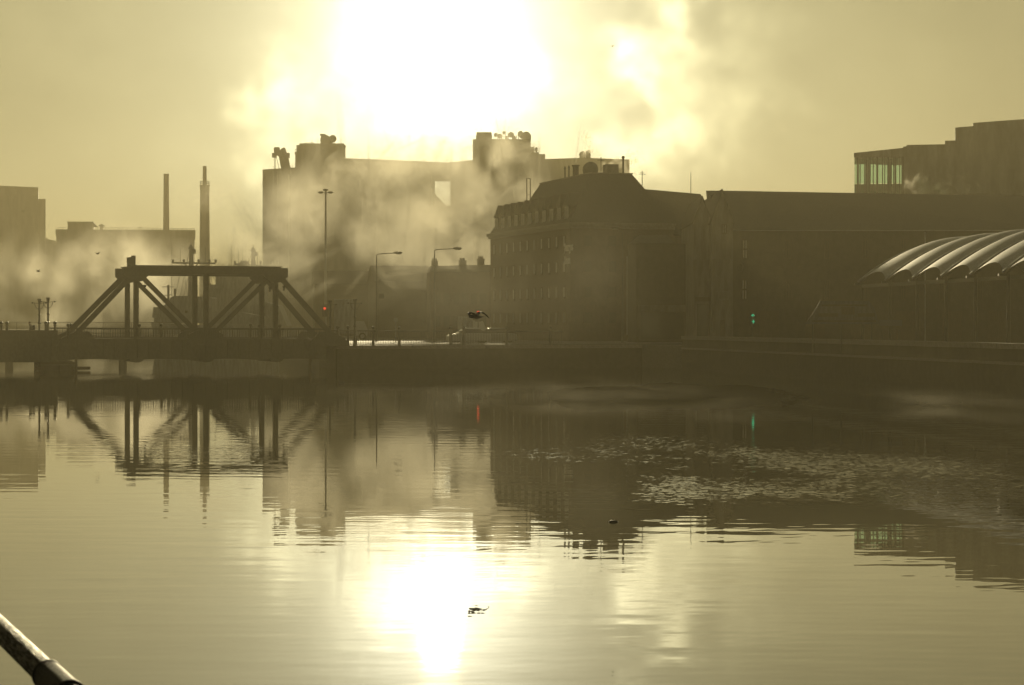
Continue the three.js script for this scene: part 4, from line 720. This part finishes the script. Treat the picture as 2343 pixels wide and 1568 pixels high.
{
  const D = 60.9, sz = 1.0;
  gull('dark gull flying low over the water by the red signal', [mx(1089, D), my(725.5, D), -D], -0.45, sz,
    [[-0.08, 0.04, 0.03, 0.14], [-0.1, 0.1, 0.14, 0.14], [-0.13, 0.13, 0.26, 0.12], [-0.08, 0.1, 0.38, 0.11], [-0.02, 0.03, 0.45, 0.06], [0.02, 0.0, 0.48, 0.02]],
    [[-0.08, 0.04, -0.03, 0.14], [-0.06, 0.13, -0.16, 0.13], [-0.02, 0.14, -0.28, 0.11], [0.06, 0.06, -0.42, 0.07], [0.14, -0.04, -0.52, 0.02]]);
  const wA = [[-0.08, 0.04, 0.03, 0.14], [-0.1, 0.12, 0.18, 0.13], [-0.06, 0.14, 0.34, 0.1], [0.04, 0.1, 0.52, 0.02]], wB = wA.map(([x, y, z, c]) => [x, y, -z, c]);
  gull('tiny distant gull above the bridge rail in pale mist', [mx(223, 200), my(581, 200), -200], 0.9, 1, wA, wB); gull('tiny distant gull lower down toward the lamp standards', [mx(87, 200), my(621, 200), -200], 0.8, 1, wA, wB);
  gull('tiny gull high in the bright sky beside the vapour', [mx(1401, 240), my(106, 240), -240], 1.2, 0.9, wA, wB);
}
{ // bird swimming before the approach wall
  const D = 143, t = thing('swimming_bird', 'small dark bird swimming on the river before the bridge end', 'bird', [mx(782, D), 0, -D], 0.1);
  part('body', [blob([[V(-0.14, 0.05, 0), V(0.1, 0.05, 0), 0.075, 0.07], [V(0.1, 0.06, 0), V(0.22, 0.1, 0), 0.05, 0.012], [V(-0.15, 0.08, 0), V(-0.19, 0.2, 0), 0.035, 0.03], [V(-0.19, 0.21, 0), V(-0.22, 0.215, 0), 0.04, 0.03], [V(-0.24, 0.21, 0), V(-0.29, 0.205, 0), 0.014, 0.007]], V(-0.32, -0.06, -0.12), V(0.26, 0.28, 0.12), 0.014, 0.04)], M.feather, t);
}
{ // dark float drifting on the river
  const D = 42.7, t = thing('drifting_float', 'small dark cigar shaped float drifting on calm water', 'float', [mx(1403, D), 0.0, -D], 0.1);
  part('float_body', new THREE.LatheGeometry([[0, -0.085], [0.012, -0.08], [0.028, -0.05], [0.034, 0], [0.028, 0.05], [0.012, 0.08], [0, 0.085]].map(([r, y]) => new THREE.Vector2(r, y)), 14).rotateZ(Math.PI / 2).translate(0, 0.008, 0), M.dark, t);
  for (const s of [-1, 1]) part('end_cap', ball(0.011, s * 0.092, 0.01, 0), M.white, t);
}
// ------------------------------------------------------------------ galvanised handrail in the near corner
{
  const u = V(-Math.sin(21 * DEG), 0, -Math.cos(21 * DEG)), t = thing('handrail', 'worn galvanised pipe handrail close to the camera with a pipe joint', 'handrail', [RX, 2.27, RZ]), hy = 0.965;
  const rough = new THREE.MeshPhysicalMaterial({ color: new THREE.Color().setRGB(0.035, 0.035, 0.03), roughness: 0.8, metalness: 0, specularIntensity: 0.015, map: rep(T.rust, 1.5, 6), roughnessMap: rep(T.rust, 2, 8), bumpMap: rep(T.rust, 3, 14), bumpScale: 0.002 });
  const P = (s, y = hy) => V(0, y, 0).addScaledVector(u, s);
  part('rail', rod(P(0.06), P(4.2), 0.0242, 0.0242, 28), rough, t);
  part('rail', rod(P(-3.4), P(-0.06), 0.0242, 0.0242, 28), rough, t);
  const j = part('pipe_joint', [rod(P(-0.13), P(0.1), 0.0285, 0.0285, 28), rod(P(0, hy + 0.0), P(0, hy - 0.12), 0.031, 0.031, 24)], rough, t);
  part('joint_lip', rod(P(0.1), P(0.112), 0.0302, 0.0302, 28), rough, j); part('joint_lip', rod(P(-0.142), P(-0.13), 0.0302, 0.0302, 28), rough, j);
  for (const s of [0, 2.0, 4.0, -2.0]) part('post', [rod(P(s, 0), P(s, s ? hy : hy - 0.12), 0.0242, 0.0242, 20), cyl(0.07, 0.07, 0.012, P(s, 0).x, 0, P(s, 0).z, 16)], rough, t);
  for (const [a, b] of [[-3.4, -0.03], [0.03, 4.2]]) part('lower_rail', rod(P(a, 0.5), P(b, 0.5), 0.0242, 0.0242, 20), rough, t);
}
// ------------------------------------------------------------------ drifting steam and river mist
{
  const A = 64, ad = new Uint8Array(A * A * 4);
  for (let j = 0; j < A; j++) for (let i = 0; i < A; i++) { const q = Math.hypot((i + 0.5) / A - 0.5, (j + 0.5) / A - 0.5) * 2, v = 255 * clamp(1 - q * q, 0, 1) ** 2 * (0.8 + 0.25 * n2(i * 0.07, j * 0.07)); ad.set([v, v, v, 255], (j * A + i) * 4); }
  const at = new THREE.DataTexture(ad, A, A); at.magFilter = THREE.LinearFilter; at.needsUpdate = true;
  const wisp = (op) => new THREE.MeshPhysicalMaterial({ color: new THREE.Color().setRGB(0.96, 0.93, 0.82), transparent: true, opacity: op, alphaMap: at, transmission: 0.92, roughness: 1, thickness: 0, ior: 1.33, side: THREE.DoubleSide, specularIntensity: 0 });
  const disc = new THREE.CircleGeometry(0.5, 10);
  function steam(name, label, op, banks, seed, flat = false) {
    const r = rng(seed), mats = [], m4 = new THREE.Matrix4(), q = new THREE.Quaternion(), gs = () => (r() + r() + r() + r() - 2) * 1.2;
    for (const [px, py, d, rx, ry, rz, n, size, gate] of banks) {
      const c = V(mx(px, d), my(py, d), -d);
      for (let k = 0, tries = 0; k < n && tries < n * 12; tries++) {
        const p = V(c.x + gs() * rx, c.y + gs() * ry, c.z + gs() * rz);
        if (p.y < 0.2) continue;
        const f = fbm3(p.x * gate[0], p.y * gate[0] * gate[2], p.z * gate[0], 4) + 0.5;
        if (r() > smooth(f, gate[1], gate[1] + 0.4)) continue;
        k++;
        const s = size * (0.5 + r());
        if (flat) q.setFromEuler(new THREE.Euler((r() - 0.5) * 0.7, (r() - 0.5) * 2, (r() - 0.5) * 0.06)); else q.setFromEuler(new THREE.Euler(r() * 6.283, r() * 6.283, r() * 6.283));
        mats.push(m4.clone().compose(p, q, V(s * (flat ? 3 : 1), s * (flat ? 0.35 : 1), s)));
      }
    }
    const im = new THREE.InstancedMesh(disc, wisp(op), mats.length); mats.forEach((m, i) => im.setMatrixAt(i, m));
    im.name = name; im.castShadow = true; im.receiveShadow = true; tag(im, label, 'steam'); im.userData.kind = 'stuff'; scene.add(im);
  }
  // centre in the frame, distance, spreads in metres, how many, wisp size, [noise scale, threshold, vertical stretch]
  steam('steam_drift', 'sunlit steam drifting across the front of the grain silo', 0.27, [
    [930, 480, 340, 16, 6.5, 12, 44, 15, [0.05, 0.05, 1.4]], [740, 610, 310, 12, 5, 10, 22, 14, [0.05, 0.05, 1.4]], [1050, 580, 300, 11, 4.5, 10, 17, 13, [0.05, 0.1, 1.4]], [680, 500, 360, 8, 7, 8, 7, 13, [0.05, 0.1, 1.4]],
    [860, 420, 350, 11, 4, 10, 22, 7, [0.07, 0.25, 1.4]], [1150, 400, 350, 8, 5, 10, 26, 8, [0.08, 0.2, 1.4]], [960, 570, 305, 14, 3.5, 10, 14, 6.5, [0.06, 0.3, 1.6]], [1040, 350, 410, 17, 3.4, 12, 46, 9, [0.07, 0.15, 1.4]],
  ], 31);
  steam('mist_bank', 'low mist bank hiding the feet of the far mills and ships', 0.25, [
    [60, 640, 450, 16, 5, 20, 22, 17, [0.04, 0.05, 2]], [260, 620, 440, 18, 4, 20, 24, 17, [0.04, 0.05, 2]], [430, 640, 430, 14, 5, 20, 20, 16, [0.04, 0.05, 2]], [200, 700, 400, 22, 3, 20, 26, 14, [0.04, 0.1, 2]], [150, 600, 470, 20, 3, 10, 10, 9, [0.05, 0.3, 2]],
  ], 47);
  steam('morning_haze', 'faint golden haze over the river between the bridge end and the hotel', 0.02, [
    [1120, 620, 150, 5, 3, 14, 9, 10, [0.05, 0.1, 1.4]], [1300, 610, 140, 5, 3, 14, 9, 10, [0.05, 0.1, 1.4]], [980, 640, 165, 7, 3, 14, 8, 10, [0.05, 0.1, 1.4]],
  ], 53);
  steam('steam_plume', 'thin steam plume off the roof beside the dish antennas', 0.25, [[1342, 320, 560, 0.9, 1.9, 1.2, 40, 1.7, [0.3, 0.3, 1]], [1352, 340, 540, 1.2, 1.6, 1.2, 22, 1.6, [0.3, 0.3, 1]], [1440, 372, 520, 2.2, 1.8, 2, 45, 2, [0.3, 0.3, 1]], [1400, 378, 500, 3, 1, 2, 30, 1.8, [0.3, 0.35, 1]]], 59);
  steam('steam_wisp', 'small wisps of steam at the foot of the office block', 0.16, [[2105, 425, 262, 1.3, 0.9, 1.2, 34, 1.3, [0.5, 0.35, 1]], [2165, 425, 262, 1.5, 0.9, 1.2, 34, 1.3, [0.5, 0.35, 1]], [2215, 432, 262, 1.4, 0.5, 1.2, 18, 1.1, [0.5, 0.35, 1]]], 61);
  steam('river_mist', 'thin brown mist lying on the water before the quay wall', 0.008, [[1500, 905, 118, 9, 0.25, 10, 110, 2.4, [0.12, 0.35, 3]], [1850, 920, 108, 9, 0.25, 8, 90, 2.2, [0.12, 0.35, 3]], [1260, 925, 112, 6, 0.2, 6, 40, 2.4, [0.12, 0.4, 3]]], 67, true);
}
renderer.render(scene, camera);
